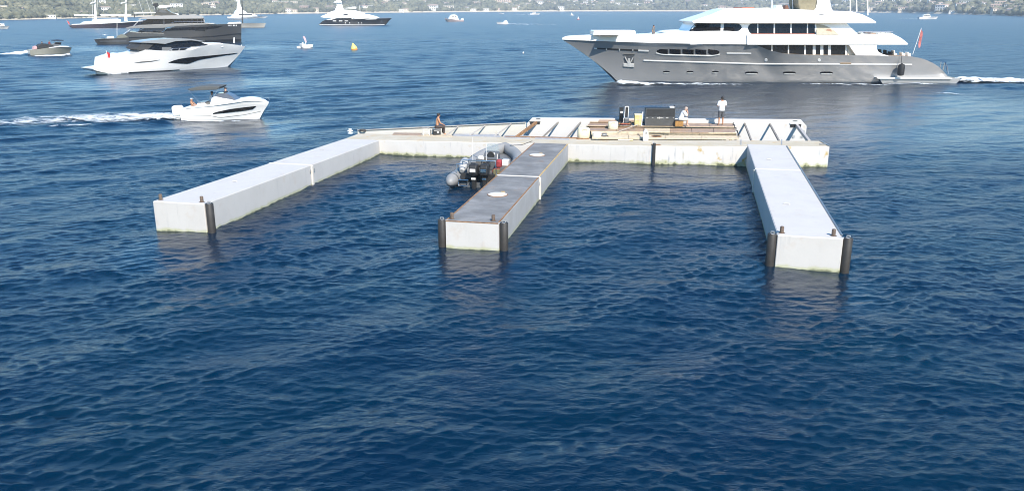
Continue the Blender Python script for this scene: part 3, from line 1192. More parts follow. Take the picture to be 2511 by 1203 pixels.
M_DECKC = painted_steel('stained_cream_deck_paint', (0.47, 0.41, 0.30), rust=0.7, growth=0.0, wear=(0.56, 0.52, 0.44), wear_amt=0.6, rust_col=(0.50, 0.30, 0.09))
for _nm, _q in (('deck_plate', [(A_fl, zA0), (A_fr, zA1), (A_br, zA1), (A_bl, zA0)]), ('deck_plate', [(B_fl, zA1 + 0.01), (B_fr, zB1), (B_br, zB1), (B_bl, zA1 + 0.01)])):
    _c = sum((lift(p, z) for p, z in _q), Vector((0, 0, 0))) / 4
    _b = [xpl(_c + (lift(p, z) - _c) * 0.992 + Vector((0, 0, -0.012))) for p, z in _q]
    MB().hexa(_b, [v + Vector((0, 0, 0.018)) for v in _b]).build(_nm, M_DECKC, XP)
deck_sheet('deck_sheet', [(1112, 334), (1228, 337), (1222, 330), (1112, 329)], M_PATCH)
deck_sheet('deck_sheet', [(1236, 338.5), (1300, 341), (1300, 334), (1236, 332)], M_PATCH)
deck_sheet('deck_sheet', [(1312, 341), (1396, 344), (1396, 337), (1312, 335)], M_PATCH)
deck_sheet('plank', [(962, 331), (1034, 333), (1034, 327), (966, 326)], M_PLY)
deck_sheet('plank', [(1036, 334), (1108, 336), (1108, 331), (1036, 330)], M_TIMBER)
for _i in range(9):          # rusty channel along the back edge
    _x0 = 1240 + _i * 22
    _a, _b = backA(_x0, -0.16), backA(_x0 + 21, -0.16)
    _a.z, _b.z = z_back(_x0) + 0.03, z_back(_x0 + 21) + 0.03
    MB().bar(xpl(_a), xpl(_b), 0.16, 0.06).build('kerb_channel', M_RUST, XP)
# dark end cap at the right end of the cross pontoon
MB().bar(xpl(lift(B_br, zB1 + 0.02)), xpl(lift(B_fr, zB1 + 0.02)), 0.08, 0.05).build('edge_rail', M_DARKGREY, XP)
_p = deck_pt(2017, 355)
MB().box(xpl(_p + Vector((0, 0, 0.03))), (0.34, 0.10, 0.06)).build('mooring_cleat', M_DARKGREY, XP, bevel=0.01)
for _x in (1817, 1917):
    _a, _b = deck_pt(_x, 356), deck_pt(_x, 342)
    MB().bar(xpl(_a + Vector((0, 0, 0.012))), xpl(_b + Vector((0, 0, 0.012))), 0.05, 0.02).build('deck_seam', M_GALV, XP)
# white mooring bitt at the far left corner and its line
_p = at(859, 327, zA0)
BT = empty('mooring_bitt', _p, 0.2, 'small white mooring bitt on the far left corner of the pontoon', 'bollard')
MB().lathe((0, 0, 0), [(0.17, 0), (0.17, 0.03), (0.07, 0.04), (0.07, 0.22), (0.11, 0.24), (0.11, 0.28), (0.05, 0.31)], 16).build('post', M_WHITE, BT, smooth=40)
MB().tube([(-0.16, 0, 0.16), (0.16, 0, 0.16)], 0.035, 10).build('cross_bar', M_WHITE, BT, smooth=40)
_p = at(890, 323.5, zA0)
RC = empty('mooring_rope', _p, 0, 'dark coil of rope lying beside the white mooring bitt', 'rope')
MB().tube([(0.16 * math.cos(a * 0.7) * (1 + 0.01 * a), 0.12 * math.sin(a * 0.7) * (1 + 0.01 * a), 0.03 + 0.004 * a) for a in range(36)], 0.025, 6).build('coil', mat('dark_rope', (0.08, 0.075, 0.07), 0.9), RC, smooth=60)

# wooden work platform --------------------------------------------------------------------
PF = empty('work_platform', at(1620, 320, 1.2), _wyaw, 'raised timber platform of brown plywood and pale beams on the cross pontoon', 'platform')
_pi = PF.matrix_basis.to_3x3().transposed() if False else Matrix.Rotation(-_wyaw, 3, 'Z')


def pl(p):
    return _pi @ (Vector(p) - PF.location)


def sheet(name, x0, x1, y0, y1, z0, z1, material, th=0.05, n=1, gap=0.02, skew=0.0):
    """board rows: (x0..x1) photo columns at the front, y1 front row (photo), y0 back row, z heights at back / front"""
    fa, fb = at(x0, y1[0], z1), at(x1, y1[1], z1)
    ba, bb = at(x0 + skew, y0[0], z0), at(x1 - skew * 0.2, y0[1], z0)
    for i in range(n):
        u0, u1 = i / n, (i + 1) / n - (gap / max(0.2, (fb - fa).length) if i < n - 1 else 0)
        q = [fa.lerp(fb, u0), fa.lerp(fb, u1), ba.lerp(bb, u1), ba.lerp(bb, u0)]
        q = [pl(v) for v in q]
        MB().hexa([v - Vector((0, 0, th)) for v in q], q).build(name, material, PF, bevel=0.006)


# plywood rows, front to back
sheet('plywood_board', 1447, 1578, (311.2, 313.2), (320.0, 321.5), 1.47, 1.43, M_PLY, n=2, skew=-2)
sheet('plywood_board', 1644, 1803, (314.5, 315.5), (323.6, 324.6), 1.47, 1.43, M_PLY, n=3, skew=-1)
sheet('plywood_board', 1440, 1560, (299.8, 300.4), (307.6, 308.2), 1.62, 1.58, M_PLY, n=2, skew=7)
sheet('plywood_board', 1562, 1799, (300.8, 302.4), (309.0, 310.4), 1.62, 1.58, M_PLY, n=4, skew=0)
sheet('plywood_board', 1467, 1580, (289.6, 290.2), (297.2, 297.8), 1.84, 1.72, M_PLY, n=2, skew=5)
# pale beams between and in front
sheet('timber_beam', 1438, 1801, (307.8, 310.8), (310.8, 314.6), 1.585, 1.48, M_TIMBER, n=4, th=0.03)
sheet('timber_beam', 1446, 1580, (297.9, 298.4), (299.9, 300.2), 1.70, 1.63, M_TIMBER, n=2, th=0.03)
sheet('timber_beam', 1450, 1806, (321.2, 324.9), (328.8, 331.4), 1.43, 1.25, M_TIMBER, n=4, th=0.04)
sheet('timber_beam', 1580, 1643, (313.8, 314.4), (322.6, 323.4), 1.47, 1.44, M_TIMBER, n=1, th=0.06)
sheet('timber_beam', 1452, 1812, (330.2, 332.6), (337.4, 339.4), 1.24, 1.19, M_TIMBER, n=4, th=0.08)
# supports under the rows, so nothing hovers
for _x in (1450, 1520, 1590, 1660, 1730, 1795):
    for _y, _z in ((319, 1.38), (306, 1.52)):
        _p = at(_x, _y + (_x - 1450) * 0.01, _z)
        MB().box(pl((_p.x, _p.y + 0.15, _z / 2 - 0.1)), (0.14, 0.14, _z + 0.2)).build('support_post', M_TIMBER, PF)
# chain along the right hand edge
CH = []
for _i in range(11):
    _u = _i / 10
    _p = at(1797 + 17 * _u, 303 + 35 * _u, 1.63 - 0.42 * _u) + Vector((0, 0, 0.05))
    CH.append(_p)
chain = empty('chain', CH[0], 0, 'dark chain lying along the right edge of the timber platform', 'chain')
for _i in range(10):
    a, b = CH[_i] - CH[0], CH[_i + 1] - CH[0]
    c = (a + b) / 2
    MB().lathe(c, [(0.05, -0.02), (0.085, 0.0), (0.05, 0.02)], 10, 'Z' if _i % 2 else 'X').build('link', M_BLACK, chain)
# ------------------------------------------------------------------ boats
class Boat:
    def __init__(self, name, label, cat, p0, p1, B, group=None):
        self.fr = Frame(p0, p1)
        self.B = B
        self.root = empty(name, self.fr.o, self.fr.yaw, label, cat, group)
        self.solid = []

    def P(self, pts, t=0.0):
        return [self.fr.px(x, y, t) for x, y in pts]

    def _reg(self, o, solid=True):
        if solid:
            self.solid.append(o)
        self.bvh = None
        return o

    def hull(self, stem, stern, sheer, material, B=None, zb=-0.7, ub=0.55, ps=2.4, ub0=0.75, p0=1.35, flare=1.6, low=0.86, taper=0.10, n=56, m=9, name='hull', deck=None, stern_t=0.35, deck_drop=0.0):
        """stem, stern, sheer: photo outlines. Lofted half-breadths, full at the sheer and fine at the waterline."""
        B = B or self.B
        fr = self.fr
        sp = [fr.px(x, y, B) for x, y in stem]
        ep = [fr.px(x, y, stern_t * B) for x, y in stern]
        f_stem = lambda z: lerp_list([(q[1], q[0]) for q in sp], z)
        f_stern = lambda z: lerp_list([(q[1], q[0]) for q in ep], z)
        fs = lambda u: 1 - (1 - min(u / ub, 1)) ** ps
        f0 = lambda u: 1 - (1 - min(u / ub0, 1)) ** p0
        s0, s1 = sp[0][0], ep[0][0]
        sh = []
        for x, y in sheer:
            t = 0.0
            for _ in range(3):
                s, z = fr.px(x, y, t)
                u = min(1, max(0, (s - s0) / (s1 - s0)))
                t = B * (1 - fs(u))
            sh.append((u, z))
        self.sheer_z = lambda u: lerp_list(sh, u)
        self.s0, self.s1 = s0, s1
        tp = lambda u: 1 - taper * max(0, (u - 0.65) / 0.35) ** 2
        self.half = lambda s: B * fs(min(1, max(0, (s - s0) / (s1 - s0)))) * tp(min(1, max(0, (s - s0) / (s1 - s0))))
        us = [(i / n) ** 1.0 for i in range(n + 1)]
        us = sorted(set([round(q, 5) for q in us] + [0.004, 0.012, 0.025] + [round(q[0], 5) for q in sh if 0 < q[0] < 1]))
        n = len(us) - 1
        vs, fsx = [], []
        for u in us:
            zt = self.sheer_z(u)
            for side in (-1, 1):
                for j in range(m + 1):
                    v = j / m
                    z = zb + v * (zt - zb)
                    w = B * (f0(u) * low + (fs(u) - f0(u) * low) * (v ** flare)) * tp(u)
                    if z < 0:
                        w *= 1 - 0.25 * (z / zb)
                    s = f_stem(z) * (1 - u) + f_stern(z) * u
                    vs.append((s, B + side * max(w, 0.004), z))
        k = 2 * (m + 1)
        for i in range(n):
            for side in (0, 1):
                for j in range(m):
                    a = i * k + side * (m + 1) + j
                    fsx.append([a, a + 1, a + k + 1, a + k])
        e = n * k
        fsx.append([e + j for j in range(m + 1)] + [e + (m + 1) + j for j in range(m, -1, -1)])
        fsx.append([j for j in range(m + 1)] + [(m + 1) + j for j in range(m, -1, -1)])
        h = link_mesh(name, vs, fsx, material, self.root, smooth=38)
        dv, df = [], []
        for i in range(n + 1):
            a, b = vs[i * k + m], vs[i * k + m + (m + 1)]
            dv += [(a[0], a[1], a[2] - deck_drop), (b[0], b[1], b[2] - deck_drop)]
        for i in range(n):
            df.append([2 * i, 2 * i + 1, 2 * i + 3, 2 * i + 2])
        d = link_mesh('deck', dv, df, deck or material, self.root, smooth=38)
        self._reg(d)
        return self._reg(h)

    def band(self, name, low, high, material, out=0.02, n=40, flare=0.0, parent=None, cap=True):
        """strip standing on the hull's plan outline between two photo lines"""
        fr, B = self.fr, self.B
        x0, x1 = max(low[0][0], high[0][0]), min(low[-1][0], high[-1][0])
        vs, fs = [], []
        for i in range(n + 1):
            x = x0 + (x1 - x0) * i / n
            row = []
            for line in (low, high):
                y = lerp_list(line, x)
                t = 0.0
                for _ in range(4):
                    s, z = fr.px(x, y, t)
                    hw = self.half(s) + out
                    t = B - hw
                row.append((s, hw + (flare if line is high else 0), z))
            (sa, ha, za), (sb, hb, zb) = row
            vs += [(sa, B - ha, za), (sb, B - hb, zb), (sb, B + hb, zb), (sa, B + ha, za)]
        for i in range(n):
            a = 4 * i
            fs += [[a, a + 1, a + 5, a + 4], [a + 1, a + 2, a + 6, a + 5], [a + 2, a + 3, a + 7, a + 6]]
        fs += [[0, 1, 2, 3], [4 * n, 4 * n + 1, 4 * n + 2, 4 * n + 3]]
        return self._reg(link_mesh(name, vs, fs, material, parent or self.root, smooth=38))

    def slab(self, name, poly, hw, material, bevel=0.0, top=None, parent=None, solid=True, c=None, smooth=None):
        """photo outline drawn on the near face (hw from the centre line); top: narrower half width for the upper points"""
        c = self.B if c is None else c
        pts = [self.fr.px(x, y, c - hw) for x, y in poly]
        if top is not None:
            zs = [z for _, z in pts]
            lo, hi = min(zs), max(zs)
            hs = [hw + (top - hw) * ((z - lo) / max(1e-6, hi - lo)) for _, z in pts]
        else:
            hs = hw
        o = MB().slab(pts, hs, c).build(name, material, parent or self.root, bevel=bevel, smooth=smooth)
        return self._reg(o, solid)

    def tree(self):
        if self.bvh is None:
            bpy.context.view_layer.update()
            V, Fc = [], []
            for o in self.solid:
                M = o.matrix_world
                k = len(V)
                V += [M @ v.co for v in o.data.vertices]
                Fc += [[i + k for i in p.vertices] for p in o.data.polygons]
            self.bvh = BVHTree.FromPolygons(V, Fc)
        return self.bvh

    def decal(self, name, upper, lower, material, n=10, rows=2, off=0.03, parent=None):
        """a raised piece that follows the surface seen between two photo lines"""
        tr = self.tree()
        fr = self.fr
        x0, x1 = max(upper[0][0], lower[0][0]), min(upper[-1][0], lower[-1][0])
        outer, inner, last = [], [], None
        for i in range(n + 1):
            x = x0 + (x1 - x0) * i / n
            ya, yb = lerp_list(upper, x), lerp_list(lower, x)
            for j in range(rows + 1):
                y = ya + (yb - ya) * j / rows
                d = ray(x, y)
                hit, nrm, _, dist = tr.ray_cast(EYE, d)
                if hit is None:
                    s, z = fr.px(x, y, last if last is not None else 0)
                    p = fr.o + fr.es * s + fr.et * (last or 0) + Vector((0, 0, z))
                    nrm = -fr.et
                else:
                    p = hit
                    if nrm.dot(d) > 0:
                        nrm = -nrm
                    last = fr.loc(p).y
                outer.append(fr.loc(p + nrm * off))
                inner.append(fr.loc(p - nrm * 0.02))
        k, r = len(outer), rows + 1
        fs = []
        for i in range(n):
            for j in range(rows):
                a = i * r + j
                fs.append([a, a + 1, a + r + 1, a + r])
        ring = [j for j in range(r)] + [i * r + rows for i in range(1, n + 1)] + [n * r + j for j in range(rows - 1, -1, -1)] + [i * r for i in range(n - 1, 0, -1)]
        for a, b in zip(ring, ring[1:] + ring[:1]):
            fs.append([a, b, b + k, a + k])
        return link_mesh(name, outer + inner, fs, material, parent or self.root, smooth=35)

    def rect(self, name, x0, y0, x1, y1, material, **kw):
        return self.decal(name, [(x0, y0), (x1, y0)], [(x0, y1), (x1, y1)], material, **kw)

    def oval(self, name, cx, cy, rx, ry, material, power=2.0, **kw):
        up, lo = [], []
        for i in range(17):
            a = -1 + 2 * i / 16
            h = max(0.02, (1 - abs(a) ** power)) ** (1 / power)
            up.append((cx + rx * a, cy - ry * h))
            lo.append((cx + rx * a, cy + ry * h))
        return self.decal(name, up, lo, material, n=16, **kw)

    def pole(self, name, a, b, r, material, t=None, parent=None, r2=None):
        t = self.B if t is None else t
        p, q = self.fr.px(*a, t), self.fr.px(*b, t)
        return MB().tube([(p[0], t, p[1]), (q[0], t, q[1])], [r, r2 or r], 8).build(name, material, parent or self.root, smooth=50)

    def line(self, name, pts, r, material, t=None, parent=None):
        t = self.B if t is None else t
        ps = [self.fr.px(x, y, t) for x, y in pts]
        return MB().tube([(s, t, z) for s, z in ps], r, 6).build(name, material, parent or self.root, smooth=50)

    def flag(self, staff, cloth, colour, t=None, label=None):
        t = self.B if t is None else t
        st = self.pole('flag_staff', staff[0], staff[1], 0.03, M_WHITE, t)
        pts = [self.fr.px(x, y, t) for x, y in cloth]
        n = len(pts) // 2
        vs, fs = [], []
        for side in (-1, 1):
            for i in range(n):
                (s0, z0), (s1, z1) = pts[i], pts[-1 - i]
                for j in range(5):
                    f = j / 4
                    vs.append((s0 + (s1 - s0) * f, t + 0.10 * math.sin(f * 5 + i * 1.9) * f + side * 0.008, z0 + (z1 - z0) * f))
        for side in (0, 1):
            for i in range(n - 1):
                for j in range(4):
                    a = side * n * 5 + i * 5 + j
                    fs.append([a, a + 1, a + 6, a + 5])
        link_mesh('flag', vs, fs, colour, self.root, smooth=180)
        return st


# ================================================================== the big grey yacht
Y = Boat('motor_yacht', 'large grey hulled motor yacht with white superstructure under way', 'yacht', (1600, 206), (2330, 204.5), 4.1)
Y.hull([(1378, 97), (1430, 130), (1470, 160), (1500, 185), (1517, 203), (1522, 208)], [(2331, 191), (2331, 206)],
       [(1378, 97), (1480, 101), (1600, 105), (1700, 107), (1842, 109), (1852, 115), (1866, 123), (1895, 131), (1950, 134.5), (2100, 136), (2185, 137), (2230, 139), (2252, 143), (2270, 148.5), (2286, 155.5), (2300, 164), (2312, 174), (2322, 184), (2330, 191.5)],
       M_GREYHULL, ub=0.62, ps=2.2, ub0=0.85, p0=1.25, flare=1.5, deck=M_TEAK, taper=0.12, n=70, m=12)
Y.band('bulwark', [(1379, 97.5), (1480, 101.5), (1600, 105.5), (1700, 107.5), (1856, 109.5)],
       [(1379, 93), (1390, 88.5), (1453, 86.5), (1560, 86.5), (1610, 85.5), (1640, 79.5), (1660, 77), (1700, 76), (1790, 76), (1812, 79), (1832, 84), (1856, 85.5)], M_WHITE, out=0.05, n=60)
# decks and houses
Y.slab('wheelhouse', [(1692, 80), (1708, 54), (2076, 55), (2109, 88), (2109, 110), (1692, 110)], 3.35, M_WHITE, bevel=0.06, top=3.05)
Y.slab('upper_deck_bulwark', [(1832, 85), (2106, 86), (2150, 85.5), (2194, 85.5), (2211, 94), (2227, 107), (2226, 110.5), (1832, 110.5)], 4.12, M_WHITE, bevel=0.06)
Y.slab('saloon_block', [(1846, 109), (2100, 109), (2100, 139), (1950, 139), (1900, 136), (1870, 128), (1854, 119)], 3.45, M_GLASS)
Y.slab('quarter_panel', [(2080, 109), (2150, 109), (2150.5, 121), (2155, 128), (2166, 133.5), (2182, 138), (2100, 138)], 4.02, M_WHITE, bevel=0.04)
RF = Y.slab('roof', [(1697, 53), (1720, 45), (1748, 36), (1780, 23.5), (1800, 20.5), (1900, 22), (2020, 25.5), (2098, 29), (2122, 36), (2140, 46), (2150, 54), (2149, 57.5), (1702, 57.5)], 3.75, M_WHITE, bevel=0.10, top=2.5)
Y.slab('foredeck_house', [(1454, 87), (1456, 75.5), (1558, 75.5), (1560, 87)], 1.7, M_WHITE, bevel=0.08)
Y.slab('foredeck_seat', [(1470, 88), (1472, 85.5), (1515, 85.5), (1518, 88)], 2.6, M_MIDGREY, bevel=0.03)
Y.slab('deck_locker', [(1622, 84), (1626, 80.5), (1646, 80), (1647, 84)], 2.4, M_DARKGREY, bevel=0.03)
PLT = Y.slab('swim_platform', [(2154, 190.5), (2354, 192), (2355, 196), (2345, 206), (2164, 206)], 3.9, M_GREYHULL, bevel=0.05)
Y.slab('rub_moulding', [(2150, 190), (2335, 191.5), (2335, 194), (2152, 193.5)], 4.14, M_WHITE, bevel=0.02)
# wheelhouse windows
Y.decal('wheelhouse_window', [(1690.5, 76), (1700, 63), (1706, 57), (1767, 58)], [(1690.5, 77), (1700, 77), (1706, 77), (1767, 77)], M_GLASS, n=14)
Y.decal('wheelhouse_window', [(1775, 58), (1808, 58), (1814, 60), (1818, 65), (1819, 68)], [(1775, 77), (1808, 77), (1814, 75), (1818, 71), (1819, 68.5)], M_GLASS, n=14)
# upper saloon windows, one per pane
_ul = [(1834, 69), (1835.5, 64), (1839, 60), (1845, 58.3), (1857, 58)]
_ll2 = [(1834, 70), (1835.5, 76), (1839, 81), (1845, 83.5), (1857, 84)]
Y.decal('saloon_window', _ul, _ll2, M_GLASS, n=12)
for a, b in ((1859.5, 1897), (1900.5, 1938), (1941.5, 1978.5), (1981.5, 1998)):
    Y.rect('saloon_window', a, 58.2, b, 83.5, M_GLASS)
Y.decal('side_opening', [(2002, 58.8), (2020, 62), (2035, 68.5), (2048, 77), (2057, 85)], [(2002, 86), (2020, 86), (2035, 86), (2048, 86), (2057, 86)], mat('shaded_beige_lining', (0.42, 0.38, 0.29), 0.7), n=12)
Y.oval('wall_ornament', 2032, 76.5, 7, 5.5, mat('brown_ornament', (0.30, 0.17, 0.11), 0.6), off=0.05)
Y.rect('teak_sill', 1842, 82.4, 1999, 84.2, mat('red_brown_sill', (0.22, 0.07, 0.04), 0.5), off=0.05)
# main deck pillars between the panes
for a, b in ((1891.5, 1894.5), (1932, 1935), (1972.5, 1976), (1993, 2000), (2011.5, 2019), (2030.5, 2037.5), (2073, 2078)):
    Y.slab('window_pillar', [(a, 110), (b, 110), (b, 138.5), (a, 138.5)], 3.49, M_WHITE, bevel=0.01, solid=False)
Y.slab('corner_lining', [(2078, 110), (2084, 110), (2100, 138), (2080, 138)], 3.52, M_CREAM, solid=False)
# hull windows
for i, (a, b) in enumerate(((1611, 1637.5), (1642, 1669), (1673.5, 1701), (1705.5, 1732), (1736.5, 1764))):
    ua = 120.8 if i else 123.5
    Y.decal('hull_window', [(a, ua if i else 124), (a + 8, 120.6 + 0.4 * i), (b - 8, 121.2 + 0.4 * i), (b, 121.4 + 0.4 * i if i < 4 else 126)],
            [(a, 131 if i else 128), (a + 8, 131.8 + 0.7 * i), (b - 8, 132.4 + 0.6 * i), (b, 132.6 + 0.6 * i if i < 4 else 130)], M_GLASS, n=8)
Y.decal('window_sill', [(1609, 129.5), (1625, 133), (1700, 135), (1745, 136), (1765, 132.5)], [(1609, 131), (1625, 134.8), (1700, 136.8), (1745, 137.8), (1765, 134)], M_WHITE, n=24, rows=1, off=0.06)
# stripes and slots
Y.decal('rub_strip', [(1578, 147.2), (1856, 155.6), (2060, 156.2), (2236, 157)], [(1578, 149.4), (1856, 158), (2060, 158.6), (2236, 159)], M_WHITE, n=60, rows=1, off=0.06)
Y.decal('vent_strip', [(1782, 129.5), (1842, 130.2)], [(1782, 132.4), (1842, 133)], M_WHITE, n=10, rows=1)
Y.decal('bow_slot', [(1458, 117.2), (1592, 123)], [(1458, 120.4), (1592, 127)], M_BLACK, n=20, rows=1)
for a, b in ((1457, 1464), (1565, 1591)):
    Y.decal('slot_light', [(a, 117.4 + (a - 1458) * 0.044), (b, 117.4 + (b - 1458) * 0.044)], [(a, 120 + (a - 1458) * 0.048), (b, 120 + (b - 1458) * 0.048)], M_WHITE, n=4, rows=1, off=0.07)
for a in (1487, 1519, 1552):
    Y.rect('slot_stay', a - 0.9, 117.5 + (a - 1458) * 0.044, a + 0.9, 121 + (a - 1458) * 0.046, M_WHITE, n=1, rows=1, off=0.07)
for a in (1634, 1692, 1754):
    Y.oval('porthole', a, 176.4, 8.4, 2.5, M_GLASS, rows=1)
    Y.oval('porthole_rim', a, 179.0, 7.2, 0.8, M_WHITE, rows=1, off=0.05)
for a in (1843, 1935.5, 2026.5):
    Y.oval('porthole', a, 178.4, 15.4, 2.7, M_GLASS, rows=1, power=3)
    Y.oval('porthole_rim', a, 181.2, 13.5, 0.8, M_WHITE, rows=1, off=0.05, power=3)
for a in (1878.5, 2009):
    Y.oval('deck_light', a, 147.3, 3.8, 3.4, M_WHITE)
Y.rect('gangway_hatch', 2060, 154.2, 2087, 156.6, M_TEAK, off=0.07, rows=1)
# anchor in its pocket
Y.rect('anchor_pocket', 1531, 134, 1554, 162, M_DARKGREY, n=4, rows=4, off=0.03)
M_ANCHOR = mat('polished_anchor_steel', (0.68, 0.66, 0.62), 0.4, metal=0.2)
for up, lo in (([(1529, 155), (1555, 156)], [(1529, 162.5), (1555, 164)]), ([(1532, 137), (1541, 152)], [(1532, 141), (1541, 157)]), ([(1545, 152), (1553, 138)], [(1545, 157), (1553, 142)]), ([(1540.5, 144), (1545, 144)], [(1540.5, 157), (1545, 157)])):
    Y.decal('anchor_fluke', up, lo, M_ANCHOR, n=5, rows=2, off=0.12)
Y.rect('pocket_frame', 1528, 131.6, 1557, 133.4, M_MIDGREY, n=4, rows=1, off=0.07)
# boot line
Y.decal('boot_stripe', [(1524, 203.2), (1700, 203.4), (2330, 202.6)], [(1524, 206.5), (1700, 206.5), (2330, 206)], M_BOOT, n=50, rows=1, off=0.03)
# fender on its lanyard
_s, _z = Y.fr.px(2210, 172, -0.35)
FD = MB().lathe((_s, -0.32, _z), [(0.08, 0.78), (0.12, 0.70), (0.33, 0.62), (0.38, 0.4), (0.38, -0.4), (0.33, -0.6), (0.12, -0.66)], 18).build('fender', M_BLACK, Y.root, smooth=50)
_s2, _z2 = Y.fr.px(2210, 138, 0.0)
MB().tube([(_s, -0.32, _z + 0.7), (_s2, 0.0, _z2)], 0.03, 6).build('fender_line', M_BLACK, FD)
# mast, aerials and awning on the roof
Y.slab('mast', [(1996, 27), (2001, 20), (2004.5, 8), (2004, -8), (2010, -40), (2030, -40), (2037, -8), (2037.5, 8), (2039.5, 20), (2043, 27)], 0.75, M_WHITE, bevel=0.08, top=0.4)
Y.slab('mast_spreader', [(1990, -36), (2052, -36), (2048, -44), (1996, -44)], 2.2, M_WHITE, bevel=0.05)
for x, y0, y1 in ((1893, 21, -60), (1944, 24, -40), (2085, 28, -50), (2101, 29, -20), (2128, 38, -40)):
    Y.pole('aerial', (x, y0), (x - 1, y1), 0.07, M_WHITE, r2=0.03)
Y.slab('rolled_awning', [(1962, 25), (1957, 10), (1958, -14), (2002, -14), (2003, 0), (1998, 25)], 1.6, mat('khaki_awning_cloth', (0.24, 0.21, 0.14), 0.9, var=0.15), bevel=0.1)
Y.slab('sun_pad', [(1818, 22), (1820, 18.5), (1850, 18.5), (1852, 22)], 1.8, mat('rust_red_cushion', (0.42, 0.14, 0.08), 0.8), bevel=0.08)
Y.slab('sun_pad', [(1870, 23), (1871, 19.5), (1888, 19.5), (1889, 23)], 1.5, M_CREAM, bevel=0.08)
Y.slab('flybridge_seat', [(1925, 24.5), (1926, 14), (1932, 13), (1936, 24.5)], 0.5, mat('brown_leather', (0.14, 0.06, 0.035), 0.6), bevel=0.06)
Y.slab('flybridge_console', [(1902, 23.5), (1904, 15), (1916, 13), (1922, 24)], 1.0, M_WHITE, bevel=0.06)
Y.oval('roof_vent', 2014, 36, 7, 1.0, M_DARKGREY, rows=1)
# rails on the upper aft deck
for x in (2112, 2124, 2136, 2148, 2160, 2172, 2184):
    Y.pole('rail_post', (x, 86), (x, 78), 0.03, M_CHROME, t=0.1)
Y.line('hand_rail', [(2106, 78), (2150, 78), (2190, 78.5)], 0.035, M_CHROME, t=0.1)
for x, w in ((2113, 5), (2142, 8), (2162, 9), (2180, 11)):
    Y.slab('deck_seat', [(x - w, 87), (x - w, 81.5), (x + w * 0.4, 81), (x + w, 83), (x + w, 87)], 1.0, M_CREAM if w != 8 else mat('brown_seat', (0.25, 0.16, 0.10), 0.7), bevel=0.06)
# aft cockpit furniture on the main deck
for x, m_, y in ((2163, M_BLACK, 122), (2176, M_BLACK, 123), (2187, M_BLACK, 127), (2196, M_WHITE, 124), (2216, M_WHITE, 128.5), (2230, M_WHITE, 128.5)):
    Y.slab('aft_chair', [(x - 4, 139), (x - 4.5, y), (x - 1.5, y - 0.5), (x - 0.5, 131), (x + 4, 131), (x + 4, 139)], 0.35, m_, bevel=0.04, c=3.0)
Y.flag(((2238, 134), (2259.5, 69)), [(2258.8, 72), (2256.5, 84), (2253.5, 97), (2252, 108), (2253, 118), (2256.5, 116), (2257.5, 106), (2260.5, 97), (2263, 88), (2261.5, 78)], mat('faded_red_and_white_flag', (0.50, 0.16, 0.15), 0.8, var=0.7, scale=0.9), t=3.4)
# stern boarding ladder rail
Y.line('boarding_rail', [(2305, 168), (2308, 152), (2318, 152), (2323, 176)], 0.04, M_CHROME, t=5.5)
Y.line('boarding_rail', [(2313, 172), (2316, 155), (2322, 160), (2326, 182)], 0.04, M_CHROME, t=3.0)
foam('bow_wave', 'white bow wave curling along the grey yacht hull', [(1504, 207, 0.9), (1530, 207.5, 1.6), (1580, 207, 1.8), (1650, 208.5, 1.5), (1760, 208.5, 1.1), (1900, 208.5, 0.9)], [(0, 1.0), (0.3, 0.75), (0.6, 0.45), (1, 0.32)], mound=0.55, nx=120)
foam('hull_foam', 'thin line of foam under the grey yacht quarter', [(1950, 208, 0.8), (2100, 208.5, 0.9), (2200, 207.5, 1.1), (2340, 206, 1.2)], [(0, 0.4), (0.5, 0.55), (1, 0.6)], mound=0.2)
foam('stern_wake', 'white churned wake boiling behind the grey yacht', [(2336, 201, 4.5), (2380, 200, 6.0), (2450, 200, 6.5), (2520, 201, 6.5), (2700, 203, 6.2), (3000, 206, 6.0)], [(0, 1.0), (0.25, 0.85), (0.5, 0.7), (1, 0.45)], mound=0.6, nx=160, ny=22)
foam('wake_crest', 'small breaking crest of the yacht wake nearer the camera', [(2290, 229, 0.5), (2330, 230, 0.9), (2375, 233, 0.6)], [(0, 0.45), (0.5, 0.75), (1, 0.4)], mound=0.1, nx=40)

# ================================================================== white sports yacht
S = Boat('sports_yacht', 'sleek white motor yacht with dark side windows and grey hardtop', 'yacht', (300, 182.5), (556, 168), 2.5)
S.hull([(601, 114), (596, 122), (586, 135), (572, 150), (558, 163), (554, 168)], [(262, 140), (258, 160), (262, 187)],
       [(601, 114), (585, 111), (560, 108), (520, 109), (500, 114), (470, 123), (430, 125), (392, 124.5), (362, 122.5), (345, 130), (320, 134), (285, 138), (262, 144)],
       M_WHITE, ub=0.55, ps=2.3, ub0=0.8, p0=1.2, flare=1.4, n=50, zb=-0.6, taper=0.08)
S.slab('swim_platform', [(228, 169), (262, 164), (306, 174), (311, 186), (286, 184), (250, 177.5), (231, 172.5)], 2.1, M_WHITE, bevel=0.06)
S.slab('coachroof', [(364, 123), (385, 112), (420, 106), (478, 104), (520, 106), (545, 109), (550, 116), (470, 124)], 1.75, M_WHITE, bevel=0.08, top=1.3)
M_HARD = mat('grey_hardtop', (0.23, 0.235, 0.23), 0.35, var=0.06, coat=0.4)
S.slab('windscreen_block', [(364, 121), (392, 105), (420, 100.5), (470, 99), (486, 101), (505, 108), (519, 111.5), (470, 114), (452, 123), (400, 125)], 1.85, M_GLASS, top=1.5)
S.slab('hardtop', [(345, 105), (352, 102), (400, 96), (430, 94.5), (470, 96), (500, 101), (498, 103), (470, 99.6), (430, 102), (405, 108.5), (388, 107)], 2.0, M_HARD, bevel=0.05, top=1.8)
